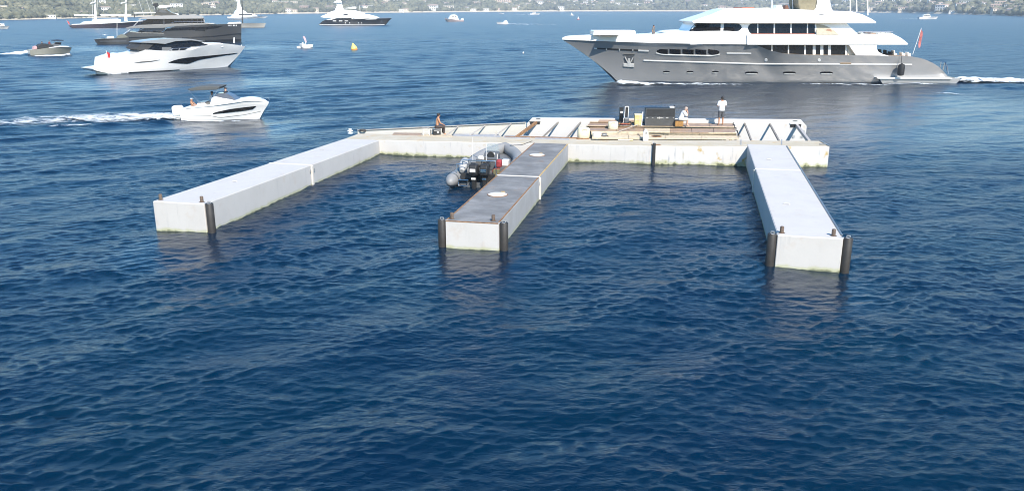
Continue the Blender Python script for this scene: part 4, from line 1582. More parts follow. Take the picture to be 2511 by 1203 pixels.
S.slab('cockpit_shade', [(334, 118), (348, 107), (378, 108), (364, 121), (356, 124), (338, 122)], 1.7, mat('cockpit_shade_dark', (0.035, 0.035, 0.035), 0.7))  # solid dark block; shade under the hardtop is put into its colour
S.slab('cockpit_seat', [(336, 128), (340, 121), (354, 121), (356, 128)], 1.3, M_MIDGREY, bevel=0.05)
S.slab('aft_sun_pad', [(275, 141), (280, 134), (300, 131), (318, 133), (318, 138)], 1.6, M_WHITE, bevel=0.08)
S.rect('side_panel', 397, 116, 420, 124, M_MIDGREY, off=0.02)
S.decal('hull_window', [(413, 153.5), (426, 148.5), (440, 144.5), (460, 141.5), (500, 138), (582, 130)], [(413, 154), (426, 155), (440, 156), (462, 156.8), (488, 147), (582, 131)], M_GLASS, n=26)
S.decal('hull_vent', [(329, 154.2), (345, 151.2), (370, 149.5), (392, 146.8)], [(329, 154.8), (345, 154.2), (370, 152), (392, 147.2)], M_MIDGREY, n=12)
S.decal('hull_window_end', [(560, 132.5), (580, 130)], [(560, 135.5), (580, 131.5)], M_GLASS, n=6)
S.decal('boot_stripe', [(315, 177), (400, 173), (440, 170.5)], [(315, 180), (400, 176), (440, 171.5)], M_BOOT, n=20, rows=1)
S.rect('gate_step', 297, 178.5, 311, 186.5, M_MIDGREY, n=2, rows=1, off=0.03)
S.rect('step_light', 299, 179, 309, 186, M_WHITE, n=2, rows=1, off=0.06)
for x in (420, 438, 456, 470):
    S.pole('rail_post', (x, 124.5), (x + 4, 118.5), 0.025, M_CHROME, t=0.35)
S.line('hand_rail', [(412, 124.5), (424, 118.8), (474, 117.5), (500, 111)], 0.025, M_CHROME, t=0.35)
S.line('bow_rail', [(592, 112), (594, 108.5), (600, 109), (601, 113)], 0.03, M_CHROME, t=2.5)
S.pole('windlass_post', (574, 106), (574, 92), 0.12, M_WHITE, t=2.2, r2=0.07)
S.slab('foredeck_pad', [(508, 109), (514, 106), (540, 105.5), (552, 109)], 1.1, M_WHITE, bevel=0.06)
S.flag(((268, 152), (260, 124)), [(260.5, 127), (262, 133), (263.5, 140), (265.5, 147), (268, 155), (270, 150), (270.5, 142), (271, 134), (268, 130)], M_RED, t=0.4)

# ================================================================== grey explorer yacht beyond it
M_EXPLORER = mat('charcoal_hull_paint', (0.055, 0.054, 0.052), 0.3, var=0.06, scale=0.7, coat=0.4)
G = Boat('explorer_yacht', 'dark grey plumb bowed yacht anchored behind the white sports yacht', 'yacht', (300, 108), (590, 104.5), 3.6)
G.hull([(592, 58), (592, 80), (591, 104), (590, 108)], [(298, 84), (300, 108)], [(592, 58), (540, 60), (500, 61.5), (430, 65), (400, 74), (360, 78), (330, 81), (298, 86)],
       M_EXPLORER, ub=0.4, ps=2.6, ub0=0.55, p0=1.6, flare=1.2, taper=0.05, n=44)
M_LIGHTGREY = mat('light_grey_paint', (0.20, 0.196, 0.187), 0.35, var=0.05, coat=0.3)
G.slab('deck_overhang', [(307, 69), (318, 66), (345, 62), (420, 59), (505, 57), (530, 58), (505, 61), (430, 65), (400, 69), (312, 70.5)], 3.62, M_LIGHTGREY, bevel=0.05)
G.slab('bulwark_wing', [(300, 88), (315, 78), (340, 80), (402, 82), (402, 90), (300, 92)], 3.58, M_EXPLORER, bevel=0.04)
G.slab('aft_saloon', [(336, 80), (345, 69), (405, 68), (400, 82)], 2.9, M_BLUEGLASS)
G.slab('bridge_windows', [(343, 61), (362, 46), (498, 43.5), (501, 58)], 2.9, M_GLASS)
G.slab('bridge_roof', [(338, 45.5), (355, 42), (400, 38.5), (470, 37), (493, 39.5), (499, 44), (498, 46), (360, 47.5), (340, 47.5)], 3.2, M_LIGHTGREY, bevel=0.05, top=2.6)
G.slab('sun_deck_house', [(378, 38.5), (383, 28), (390, 22), (408, 23), (418, 30), (436, 36.5), (436, 39)], 1.5, M_EXPLORER, bevel=0.05)
G.slab('sun_deck_window', [(389, 29), (392, 25), (404, 25.5), (411, 31.5), (395, 31.5)], 1.55, M_DARKGREY)
G.slab('hardtop', [(386, 19), (392, 13), (424, 13.5), (425, 16), (405, 20)], 1.4, M_WHITE, bevel=0.04)
G.slab('radar', [(374, 14), (376, 9), (386, 8), (388, 14), (383, 18)], 0.7, M_BLACK, bevel=0.05)
G.pole('radar_mast', (383, 30), (380, 12), 0.2, M_DARKGREY)
G.slab('sun_pad', [(402, 37.5), (404, 34), (436, 34), (438, 37.5)], 1.3, M_WHITE, bevel=0.05)
G.line('crane_boom', [(328, 33), (383, 31.5)], 0.14, M_WHITE)
G.pole('crane_post', (330, 44), (329, 32), 0.12, M_EXPLORER)
G.rect('pillar', 400.5, 45, 403.5, 60, M_EXPLORER, n=2)
for x in (470, 484, 493):
    G.rect('pillar', x, 44.5, x + 1.6, 58.5, M_EXPLORER, n=1)
G.decal('hull_window', [(398, 76), (408, 70.5), (420, 68.5), (480, 67), (546, 64)], [(398, 77), (408, 76.5), (420, 75.5), (500, 73.5), (530, 70), (546, 64.6)], M_GLASS, n=26)
G.decal('hull_slot', [(336, 78), (345, 76.5), (395, 77)], [(336, 79), (345, 80.5), (395, 77.8)], M_GLASS, n=12)
G.decal('hull_slot', [(478, 75.2), (503, 74.6)], [(478, 76.2), (503, 77)], M_GLASS, n=6)
G.decal('boot_stripe', [(446, 92), (520, 88.5), (592, 81)], [(446, 95), (520, 91.5), (592, 84)], M_BLACKPAINT, n=20, rows=1)
G.decal('lower_hull', [(503, 98.5), (560, 97), (592, 95.5)], [(503, 103), (560, 103), (592, 103)], M_BLACKPAINT, n=16, rows=1)
G.line('stay', [(303, 84), (320, 72), (345, 47)], 0.05, M_WHITE, t=0.3)
for a, b in (((303, 86), (330, 70)), ((333, 79), (352, 70)), ((398, 79), (410, 70))):
    G.pole('strut', a, b, 0.07, M_CHROME, t=0.0)
G.pole('flag_staff', (287, 92), (287, 57), 0.05, M_WHITE, t=2)
G.line('side_rail', [(420, 57), (430, 53.5), (500, 53.5)], 0.03, M_CHROME, t=0.3)
for i, (a, h) in enumerate(((559, 3.2), (562.5, 3.4), (566, 3.2), (571, 3.4), (574.5, 3.2), (578, 3.4))):
    G.rect('name_letter', a, 61.2, a + (2.2 if i % 2 else 1.3), 61.2 + h, M_WHITE, n=1, rows=1, off=0.04)
# its toys on deck: people-sized dark shapes of jet skis
G.slab('deck_crane', [(352, 96), (356, 84), (362, 80), (368, 82), (382, 88), (382, 96)], 1.0, M_DARKGREY, bevel=0.05, c=1.4)
# tender lying at its stern
TD = Boat('tender_boat', 'small grey tender lying at the stern of the dark grey yacht', 'boat', (238, 109.5), (312, 108), 1.3)
TD.hull([(231, 97), (234, 103), (240, 109)], [(316, 92), (316, 109)], [(231, 97), (250, 95), (290, 94), (316, 92)], M_EXPLORER, zb=-0.4, ub=0.4, ps=2.4, n=26)
TD.slab('canopy', [(286, 95), (291, 88), (298, 85), (306, 85.5), (315, 92), (316, 96)], 1.0, mat('olive_grey_canvas', (0.16, 0.165, 0.13), 0.8), bevel=0.06)
TD.slab('seat', [(262, 95.5), (264, 90.5), (279, 90), (280, 95)], 0.7, M_WHITE, bevel=0.05)
TD.line('rail', [(248, 95), (250, 86), (264, 86)], 0.03, M_CHROME)
TD.decal('rubbing_strake', [(245, 100.2), (310, 98.8)], [(245, 103.6), (310, 102.2)], M_DARKGREY, n=12, rows=1)

# ================================================================== ketch with white masts on the far left
K = Boat('sailing_ketch', 'dark hulled sailing ketch with two tall white masts on the left', 'sailboat', (178, 69.5), (360, 67.5), 3.4)
K.hull([(395, 46), (375, 58), (350, 68), (345, 70)], [(170, 65), (180, 70)], [(395, 46), (350, 52), (300, 55.5), (240, 58.5), (185, 60.5), (172, 63)], mat('maroon_black_hull', (0.055, 0.035, 0.045), 0.3, coat=0.5), zb=-0.8, ub=0.6, ps=2.0, deck=M_TEAK, taper=0.3, n=36)
K.band('bulwark', [(176, 61.5), (240, 59), (300, 56), (350, 52.5)], [(176, 60), (240, 57.6), (300, 54.6), (350, 51.2)], M_WHITE, out=0.04, n=20)
K.slab('deckhouse', [(196, 60), (205, 54), (240, 51), (296, 48.5), (297, 53), (268, 56), (240, 59)], 1.8, M_WHITE, bevel=0.06, top=1.4)
K.slab('deckhouse', [(225, 53), (230, 47.5), (290, 46.5), (292, 50)], 1.3, M_WHITE, bevel=0.05)
for x, b in ((233.5, 0.0), (308.5, 0.0)):
    _ms = K.slab('mast', [(x - 4, 52), (x - 2.2, 30), (x - 1.2, 0), (x - 0.6, -180), (x + 1.0, -180), (x + 1.6, 0), (x + 2.4, 30), (x + 4, 52)], 0.3, M_WHITE, top=0.12)
    K.slab('spreader', [(x - 13, 8), (x + 1, 4), (x + 1, 6), (x - 12, 10)], 0.9, M_WHITE)
for x0, x1, y in ((181, 236, 38), (246, 322, 37)):
    K.slab('boom', [(x0, y - 1), (x0 + 4, y - 2), (x1, y - 1.2), (x1, y + 2), (x0 + 2, y + 2)], 0.4, M_WHITE, bevel=0.06)
for a, b in (((352, 38), (334, -20)), ((372, 38), (352, -20)), ((236, 40), (246, -60)), ((226, 50), (232, -120)), ((388, 47), (311, -170))):
    K.line('shroud', [a, b], 0.055, M_WHITE)
K.flag(((170, 62), (163, 50)), [(163.5, 51), (165.5, 55), (168, 60), (171, 61), (170, 56), (167, 52)], M_RED)
KD = Boat('inflatable_tender', 'white inflatable tender alongside the dark ketch', 'boat', (256, 67.3), (280, 67), 0.9)
KD.hull([(281, 63), (279, 67.5)], [(254, 65), (256, 67.5)], [(281, 62.5), (268, 63.5), (254, 65)], M_WHITE, zb=-0.3, n=14, m=5)
KD.slab('console', [(265, 64), (266, 61.5), (270, 61.5), (271, 64)], 0.3, M_WHITE)

# sloop lying behind the plumb bow
L2 = Boat('sailing_sloop', 'pale hulled sailing sloop with black mast behind the plumb bow', 'sailboat', (560, 68.5), (648, 68.2), 2.2)
L2.hull([(652, 57), (650, 63), (647, 69)], [(540, 60), (546, 69)], [(652, 57), (600, 58), (540, 60)], mat('stone_grey_hull', (0.42, 0.40, 0.35), 0.35), zb=-0.6, deck=M_TEAK, n=24, taper=0.2)
L2.slab('coachroof', [(555, 60), (560, 56), (588, 54), (592, 59)], 1.2, M_WHITE, bevel=0.05)
L2.slab('mast', [(592.5, 59), (593, 20), (592, 0), (590.5, -160), (592, -160), (594, 0), (595, 20), (595.5, 59)], 0.14, M_BLACK, top=0.08)
L2.line('forestay', [(648, 57), (625, 5), (595, -150)], 0.035, M_DARKGREY)
L2.line('boom', [(560, 48), (593, 49)], 0.14, M_DARKGREY)
L2.line('shroud', [(597, 58), (593, -100)], 0.03, M_DARKGREY)
# white motor yacht farther off, behind the sloop
WM = Boat('motor_yacht', 'distant white motor yacht with a tall mast behind the sailing sloop', 'yacht', (560, 45.5), (650, 45), 3.0)
WM.hull([(657, 40), (652, 44), (648, 46)], [(556, 41), (558, 46)], [(657, 40), (610, 41), (556, 41.5)], M_WHITE, zb=-0.6, n=20, m=6)
WM.slab('superstructure', [(566, 42), (572, 36), (580, 31), (600, 31), (625, 36), (634, 41)], 2.2, M_WHITE, bevel=0.05, top=1.4)
WM.slab('upper_deck', [(574, 33), (578, 26), (596, 25), (606, 31)], 1.6, M_WHITE, bevel=0.05)
WM.slab('radar_arch', [(580, 27), (582, 12), (584, -2), (587, -2), (590, 14), (596, 26)], 0.7, M_WHITE, top=0.3)
WM.rect('window_band', 585, 35, 618, 37.5, M_GLASS, n=4, rows=1)

# ================================================================== black and white motor yacht in the distance
D = Boat('motor_yacht', 'distant motor yacht with black hull and rounded white upper decks', 'yacht', (790, 62.3), (940, 61.8), 3.4)
D.hull([(961, 45), (955, 51), (948, 57), (943, 62)], [(781, 60), (783, 62.5)], [(961, 45), (930, 46), (880, 47), (830, 48.4), (797, 49.5), (790, 53), (785, 58), (781, 60.5)], M_BLACKPAINT, zb=-0.7, ub=0.5, ps=2.4, ub0=0.8, p0=1.3, n=44, deck=M_TEAK)
D.slab('main_deck_house', [(797, 50), (808, 47), (818, 44.5), (864, 43.5), (866, 47), (877, 44.5), (930, 43.5), (922, 48), (880, 49), (820, 50)], 3.0, M_WHITE, bevel=0.05)
D.slab('deck_glass', [(812, 49), (826, 45.5), (862, 45), (862, 49)], 3.05, M_GLASS)
D.slab('upper_deck', [(786, 42.5), (788, 40), (800, 35.5), (850, 34.5), (905, 36), (918, 39.5), (931, 43.5), (925, 45), (880, 44.6), (862, 44.8), (830, 44.6), (800, 44.6)], 3.3, M_WHITE, bevel=0.05, top=2.8)
D.slab('bridge', [(800, 36), (806, 31), (818, 27), (845, 24.5), (872, 26.5), (890, 31), (896, 34), (893, 35.6), (850, 35.5)], 2.7, M_WHITE, bevel=0.05, top=1.9)
D.slab('mast', [(821, 26), (826, 14), (823, 5), (826, 1), (831, -1), (836, 2), (839, 12), (841, 20), (845, 26)], 0.9, M_WHITE, bevel=0.05, top=0.6)
D.slab('mast_wing', [(817, 7), (822, 3), (838, 4), (838, 7)], 1.6, M_WHITE, bevel=0.03)
D.slab('flybridge_top', [(842, 21), (860, 18.5), (864, 17), (872, 17), (874, 20), (873, 22)], 1.6, M_WHITE, bevel=0.04)
D.pole('aerial', (883, 28), (881.5, 14), 0.09, M_WHITE)
D.decal('bridge_window', [(838, 38.4), (844, 35.2), (858, 34.2), (866, 35)], [(838, 38.8), (844, 38.6), (858, 37.6), (866, 35.4)], M_GLASS, n=10, rows=1)
D.decal('bridge_window', [(816, 36.4), (822, 34.6), (830, 34.6)], [(816, 37), (822, 37.6), (830, 36)], M_GLASS, n=6, rows=1)
for a in (816, 831, 845):
    D.rect('hull_window', a, 50.6, a + 8.5, 52.8, M_WHITE, n=2, rows=1)
for a in (847, 857, 879, 886):
    D.rect('hull_light', a - 1, 55.5, a + 1.6, 58, M_WHITE, n=1, rows=1)
D.decal('waterline_stripe', [(783, 60.4), (943, 60.2)], [(783, 61.6), (943, 61.4)], M_WHITE, n=24, rows=1)
D.rect('anchor_pocket', 933, 49, 938, 58, M_CHROME, n=2)
D.line('bow_rail', [(930, 44), (945, 42.5), (955, 43.5)], 0.05, M_CHROME)
foam('far_bow_foam', 'trace of foam at the bow of the black motor yacht', [(900, 62.4, 1.0), (930, 62.2, 1.6), (947, 62, 1.6)], [(0, 0.3), (1, 0.8)], mound=0.2, nx=30)

# ================================================================== runabout on the far left
RB = Boat('runabout', 'olive grey open speedboat with black seats speeding past on the far left', 'boat', (76, 136.5), (172, 133.5), 1.5)
RB.hull([(176, 116.5), (173, 123), (171, 129), (168, 136)], [(71, 121), (75, 138)], [(176, 116.5), (164, 115), (148, 114), (130, 116), (110, 119), (90, 121.5), (71, 122.5)], mat('olive_grey_hull', (0.29, 0.28, 0.23), 0.35, var=0.08, coat=0.3), zb=-0.45, ub=0.45, ps=2.6, ub0=0.7, flare=1.3, n=34)
RB.band('gunwale', [(120, 118), (148, 115.5), (170, 116)], [(120, 117), (148, 113), (170, 113.6)], M_WHITE, out=0.03, n=14)
RB.slab('seat_bench', [(91, 120), (93, 112.5), (98, 108.5), (112, 107.5), (130, 110), (133, 116), (112, 118.5)], 1.05, M_BLACK, bevel=0.08)
RB.slab('console', [(130, 115), (131, 107), (136, 104.5), (150, 105.5), (150, 110), (141, 114)], 0.8, M_DARKGREY, bevel=0.05)
RB.slab('windscreen', [(133, 107), (137, 104), (151, 104.5), (149, 109)], 0.9, M_GLASS)
RB.slab('t_top', [(129, 100.5), (133, 98.8), (145, 97.8), (157, 99), (155, 101), (134, 101.4)], 0.95, mat('navy_canvas', (0.02, 0.035, 0.06), 0.7), bevel=0.03)
RB.pole('t_top_post', (133, 108), (134, 100.5), 0.05, M_CHROME)
RB.pole('t_top_post', (146, 107), (147, 100), 0.05, M_CHROME)
RB.slab('sun_pad', [(82, 122), (84, 115), (90, 113), (92, 120)], 0.9, mat('faded_pink_cushion', (0.55, 0.33, 0.33), 0.8), bevel=0.06)
foam('runabout_spray', 'band of white spray along the olive grey speedboat', [(176, 135.5, 0.9), (140, 137, 1.3), (100, 138, 1.6), (72, 138.5, 2.2)], [(0, 0.6), (0.5, 0.95), (1, 1.0)], mound=0.35, nx=60)
foam('runabout_wake', 'broad white wake trailing off the left edge', [(78, 132, 3.6), (30, 134, 4.6), (-40, 135.5, 4.0), (-160, 137, 3.0)], [(0, 1.0), (0.5, 0.95), (1, 0.6)], mound=0.8, nx=90, ny=20)

# ================================================================== small far craft
PB = Boat('pilot_boat', 'small pinkish white pilot boat with cabin far out in the bay', 'boat', (1096, 53.5), (1134, 53.3), 1.9)
PB.hull([(1090, 45.5), (1093, 50), (1097, 54)], [(1137, 49), (1137, 54)], [(1090, 45.5), (1100, 46.5), (1120, 49), (1137, 49.5)], mat('pale_rose_grey_hull', (0.50, 0.40, 0.38), 0.5), zb=-0.5, n=24, m=6)
PB.slab('cabin', [(1100, 48), (1103, 42), (1106, 37), (1116, 36.4), (1121, 38.5), (1123, 44), (1126, 49)], 1.4, M_WHITE, bevel=0.05)
for a in (1103.5, 1109, 1115):
    PB.rect('cabin_window', a, 39, a + 3.6, 41.6, M_GLASS, n=1, rows=1)
PB.pole('mast', (1116, 37), (1115.5, 16), 0.06, M_WHITE)
PB.slab('bow_mark', [(1094, 47.5), (1100, 47.8), (1100, 52), (1096, 52)], 1.55, M_DARKGREY, bevel=0.03)
PB.slab('aft_rail', [(1131, 50), (1132, 46), (1136, 45), (1137, 50)], 1.0, M_WHITE)


def small_boat(name, label, x0, x1, yw, ytop, bow_left, B=1.1, hull=M_WHITE, cab=True, cat='boat'):
    b = Boat(name, label, cat, (x0 + 2, yw), (x1 - 2, yw), B)
    h = yw - ytop
    ys = yw - h * 0.5
    if bow_left:
        b.hull([(x0, ys - 0.6), (x0 + (x1 - x0) * 0.12, yw)], [(x1, ys + 0.5), (x1, yw)], [(x0, ys - 0.6), (x0 + (x1 - x0) * 0.5, ys), (x1, ys + 0.6)], hull, zb=-0.35, n=16, m=5)
    else:
        b.hull([(x1, ys - 0.6), (x1 - (x1 - x0) * 0.12, yw)], [(x0, ys + 0.5), (x0, yw)], [(x1, ys - 0.6), (x0 + (x1 - x0) * 0.5, ys), (x0, ys + 0.6)], hull, zb=-0.35, n=16, m=5)
    if cab:
        c0, c1 = (x0 + (x1 - x0) * 0.4, x0 + (x1 - x0) * 0.78) if bow_left else (x0 + (x1 - x0) * 0.22, x0 + (x1 - x0) * 0.6)
        b.slab('cabin', [(c0, ys + 0.4), (c0 + 1.2, ytop + 0.6), (c1 - 1.5, ytop), (c1, ys + 0.4)], B * 0.7, M_WHITE, bevel=0.03)
        b.rect('cabin_window', c0 + 1.5, ytop + h * 0.18, c1 - 1.5, ytop + h * 0.32, M_GLASS, n=2, rows=1)
    return b


small_boat('motorboat', 'small white motorboat planing left with a thin wake in mid bay', 1217, 1246, 60, 50, True, 0.9, cab=False).slab('windscreen', [(1234, 55.5), (1236, 51.5), (1243, 50.5), (1245, 56)], 0.5, M_WHITE)
foam('motorboat_wake', 'long thin wake behind the small motorboat in mid bay', [(1236, 60, 2.2), (1280, 60.2, 2.6), (1320, 60.4, 1.6), (1400, 61, 1.0)], [(0, 1), (0.35, 0.85), (1, 0.3)], mound=0.4, nx=70)
small_boat('cabin_cruiser', 'far white cabin cruiser leaving a straight wake near the beach', 1300, 1324, 36.6, 30, False, 1.8)
foam('cruiser_wake', 'straight white wake of the far cabin cruiser', [(1302, 36.6, 3.5), (1280, 36.7, 4.5), (1260, 36.8, 3.0)], [(0, 1), (1, 0.7)], mound=0.3, nx=30)
small_boat('cabin_cruiser', 'white cabin cruiser heading right beyond the stern of the big yacht', 2254, 2301, 47.6, 36, False, 1.9)
foam('cruiser_wake', 'thin wake trailing left from the cruiser beyond the yacht stern', [(2258, 47.4, 3.0), (2230, 46.8, 3.6), (2190, 46, 2.0)], [(0, 0.9), (1, 0.45)], mound=0.3, nx=40)
small_boat('motorboat', 'white motorboat cut off by the left edge of the view', -26, 24, 71, 58, False, 1.6)
small_boat('motorboat', 'tiny white boat close to the beach left of the far cruiser', 1224, 1236, 34.4, 31, True, 1.2, cab=False)
for _x, _y, _h, _lab in ((1402, 38.5, 7, 'tiny sailing dinghy with white sail near the far beach'),):
    b = Boat('sailing_dinghy', _lab, 'sailboat', (_x - 4, _y), (_x + 4, _y), 0.8)
    b.hull([(_x - 5, _y - 2), (_x - 4, _y)], [(_x + 5, _y - 1.6), (_x + 5, _y)], [(_x - 5, _y - 2), (_x + 5, _y - 1.6)], M_WHITE, zb=-0.3, n=10, m=4)
    b.slab('sail', [(_x - 1, _y - _h), (_x + 3, _y - 2.2), (_x - 1, _y - 2)], 0.05, M_WHITE)


# buoys -------------------------------------------------------------
def buoy(name, label, x, y, r, parts, lean=0.0):
    o = empty(name, at(x, y), 0.4, label, 'buoy')
    o.rotation_euler = (0, lean, 0.4)
    for nm, prof, m_ in parts:
        MB().lathe((0, 0, 0), prof, 20).build(nm, m_, o, smooth=50)
    return o


_d = at(869, 122).length
_u = 0.85 * _d / FPX
M_YEL = mat('yellow_buoy_plastic', (0.82, 0.70, 0.16), 0.4, var=0.06)
buoy('marker_buoy', 'leaning yellow cone buoy with orange base floating in mid water', 869, 122, 1, [
    ('float', [(2 * _u, -0.3), (8.6 * _u, -0.1), (9 * _u, 2 * _u), (8 * _u, 5 * _u)], mat('orange_buoy_plastic', (0.75, 0.28, 0.06), 0.4)),
    ('cone', [(8.6 * _u, 3 * _u), (8.2 * _u, 6 * _u), (5.5 * _u, 10 * _u), (1.6 * _u, 17 * _u), (0.5 * _u, 18 * _u)], M_YEL)], -0.22)
_u = at(1418, 48).length / FPX
buoy('channel_buoy', 'tiny white and red buoy on the water left of the yacht bow', 1418, 48.5, 1, [
    ('float', [(1 * _u, -0.3), (2.6 * _u, 0.0), (2.6 * _u, 2 * _u)], mat('red_buoy_plastic', (0.6, 0.06, 0.05), 0.4)), ('cone', [(2.4 * _u, 1.8 * _u), (0.6 * _u, 6 * _u)], M_WHITE)])
_u = at(1283, 130).length / FPX
buoy('net_float', 'tiny white float on the open water before the yacht bow', 1283, 131, 1, [('float', [(0.4 * _u, -0.1), (1.6 * _u, 0.5 * _u), (1.2 * _u, 2.5 * _u), (0.3 * _u, 4 * _u)], M_WHITE)])

# small inflatable craft with a leaning pink and white sail
IC = Boat('inflatable_boat', 'little white inflatable craft with a leaning pink and white sail', 'boat', (731, 119), (766, 118), 0.7)
_c = IC.fr
for x0, x1, y0, y1, nm in ((741, 767, 109, 119, 'hull'),):
    IC.hull([(768, 110), (766, 116), (763, 119)], [(740, 110), (741, 119)], [(768, 109), (757, 112), (750, 110), (740, 107)], M_WHITE, zb=-0.3, n=16, m=6)
IC.slab('side_tube', [(741, 117), (740, 108), (748, 108), (755, 112), (762, 109), (767, 110), (767, 116), (760, 118), (748, 118.5)], 0.72, M_WHITE, bevel=0.08)
IC.slab('engine', [(729, 118), (729, 114), (736, 113.5), (738, 118.5)], 0.2, M_WHITE, bevel=0.04)
IC.slab('stern_post', [(740, 111), (741.5, 104), (744, 104), (743, 111)], 0.12, M_WHITE, bevel=0.02)
IC.slab('sail', [(742.5, 90.5), (747, 89.5), (750, 95), (752.5, 104), (749.5, 105.5), (746, 98)], 0.06, mat('pale_pink_sailcloth', (0.62, 0.42, 0.44), 0.8, var=0.25, scale=1.2), bevel=0.02)
IC.pole('mast', (751, 111), (743.5, 89.5), 0.05, M_WHITE)
# ------------------------------------------------------------------ people
M_SKIN = mat('fair_skin', (0.55, 0.33, 0.23), 0.55, var=0.06)  # fair skin tone, paler than the tanned one
M_TAN = mat('tanned_skin', (0.44, 0.22, 0.12), 0.5, var=0.06)
M_HAIR = mat('dark_hair', (0.02, 0.016, 0.013), 0.6)
M_HAIRPALE = mat('grey_blond_hair', (0.42, 0.33, 0.28), 0.7)
M_TEE = mat('white_cotton', (0.78, 0.78, 0.78), 0.85, var=0.03)
M_SHORTS = mat('slate_grey_cotton', (0.085, 0.09, 0.10), 0.85)
M_DARKCLOTH = mat('dark_brown_cloth', (0.06, 0.045, 0.04), 0.85)
M_EYE = mat('eye_dark', (0.02, 0.02, 0.02), 0.3)


def skin_mesh(joints, edges, rad, root, sub=1):
    names = list(joints)
    ix = {n: i for i, n in enumerate(names)}
    me = bpy.data.meshes.new('skin')
    me.from_pydata([joints[n] for n in names], [(ix[a], ix[b]) for a, b in edges], [])
    ob = bpy.data.objects.new('skin_tmp', me)
    COL.objects.link(ob)
    ob.modifiers.new('skin', 'SKIN').use_smooth_shade = True
    ss = ob.modifiers.new('sub', 'SUBSURF')
    ss.levels = ss.render_levels = sub
    for n, sv in zip(names, me.skin_vertices[0].data):
        r = rad[n]
        sv.radius = r if isinstance(r, tuple) else (r, r)
        sv.use_root = (n == root)
    dg = bpy.context.evaluated_depsgraph_get()
    ev = ob.evaluated_get(dg)
    m2 = bpy.data.meshes.new_from_object(ev)
    bpy.data.objects.remove(ob)
    return [tuple(v.co) for v in m2.vertices], [list(p.vertices) for p in m2.polygons]


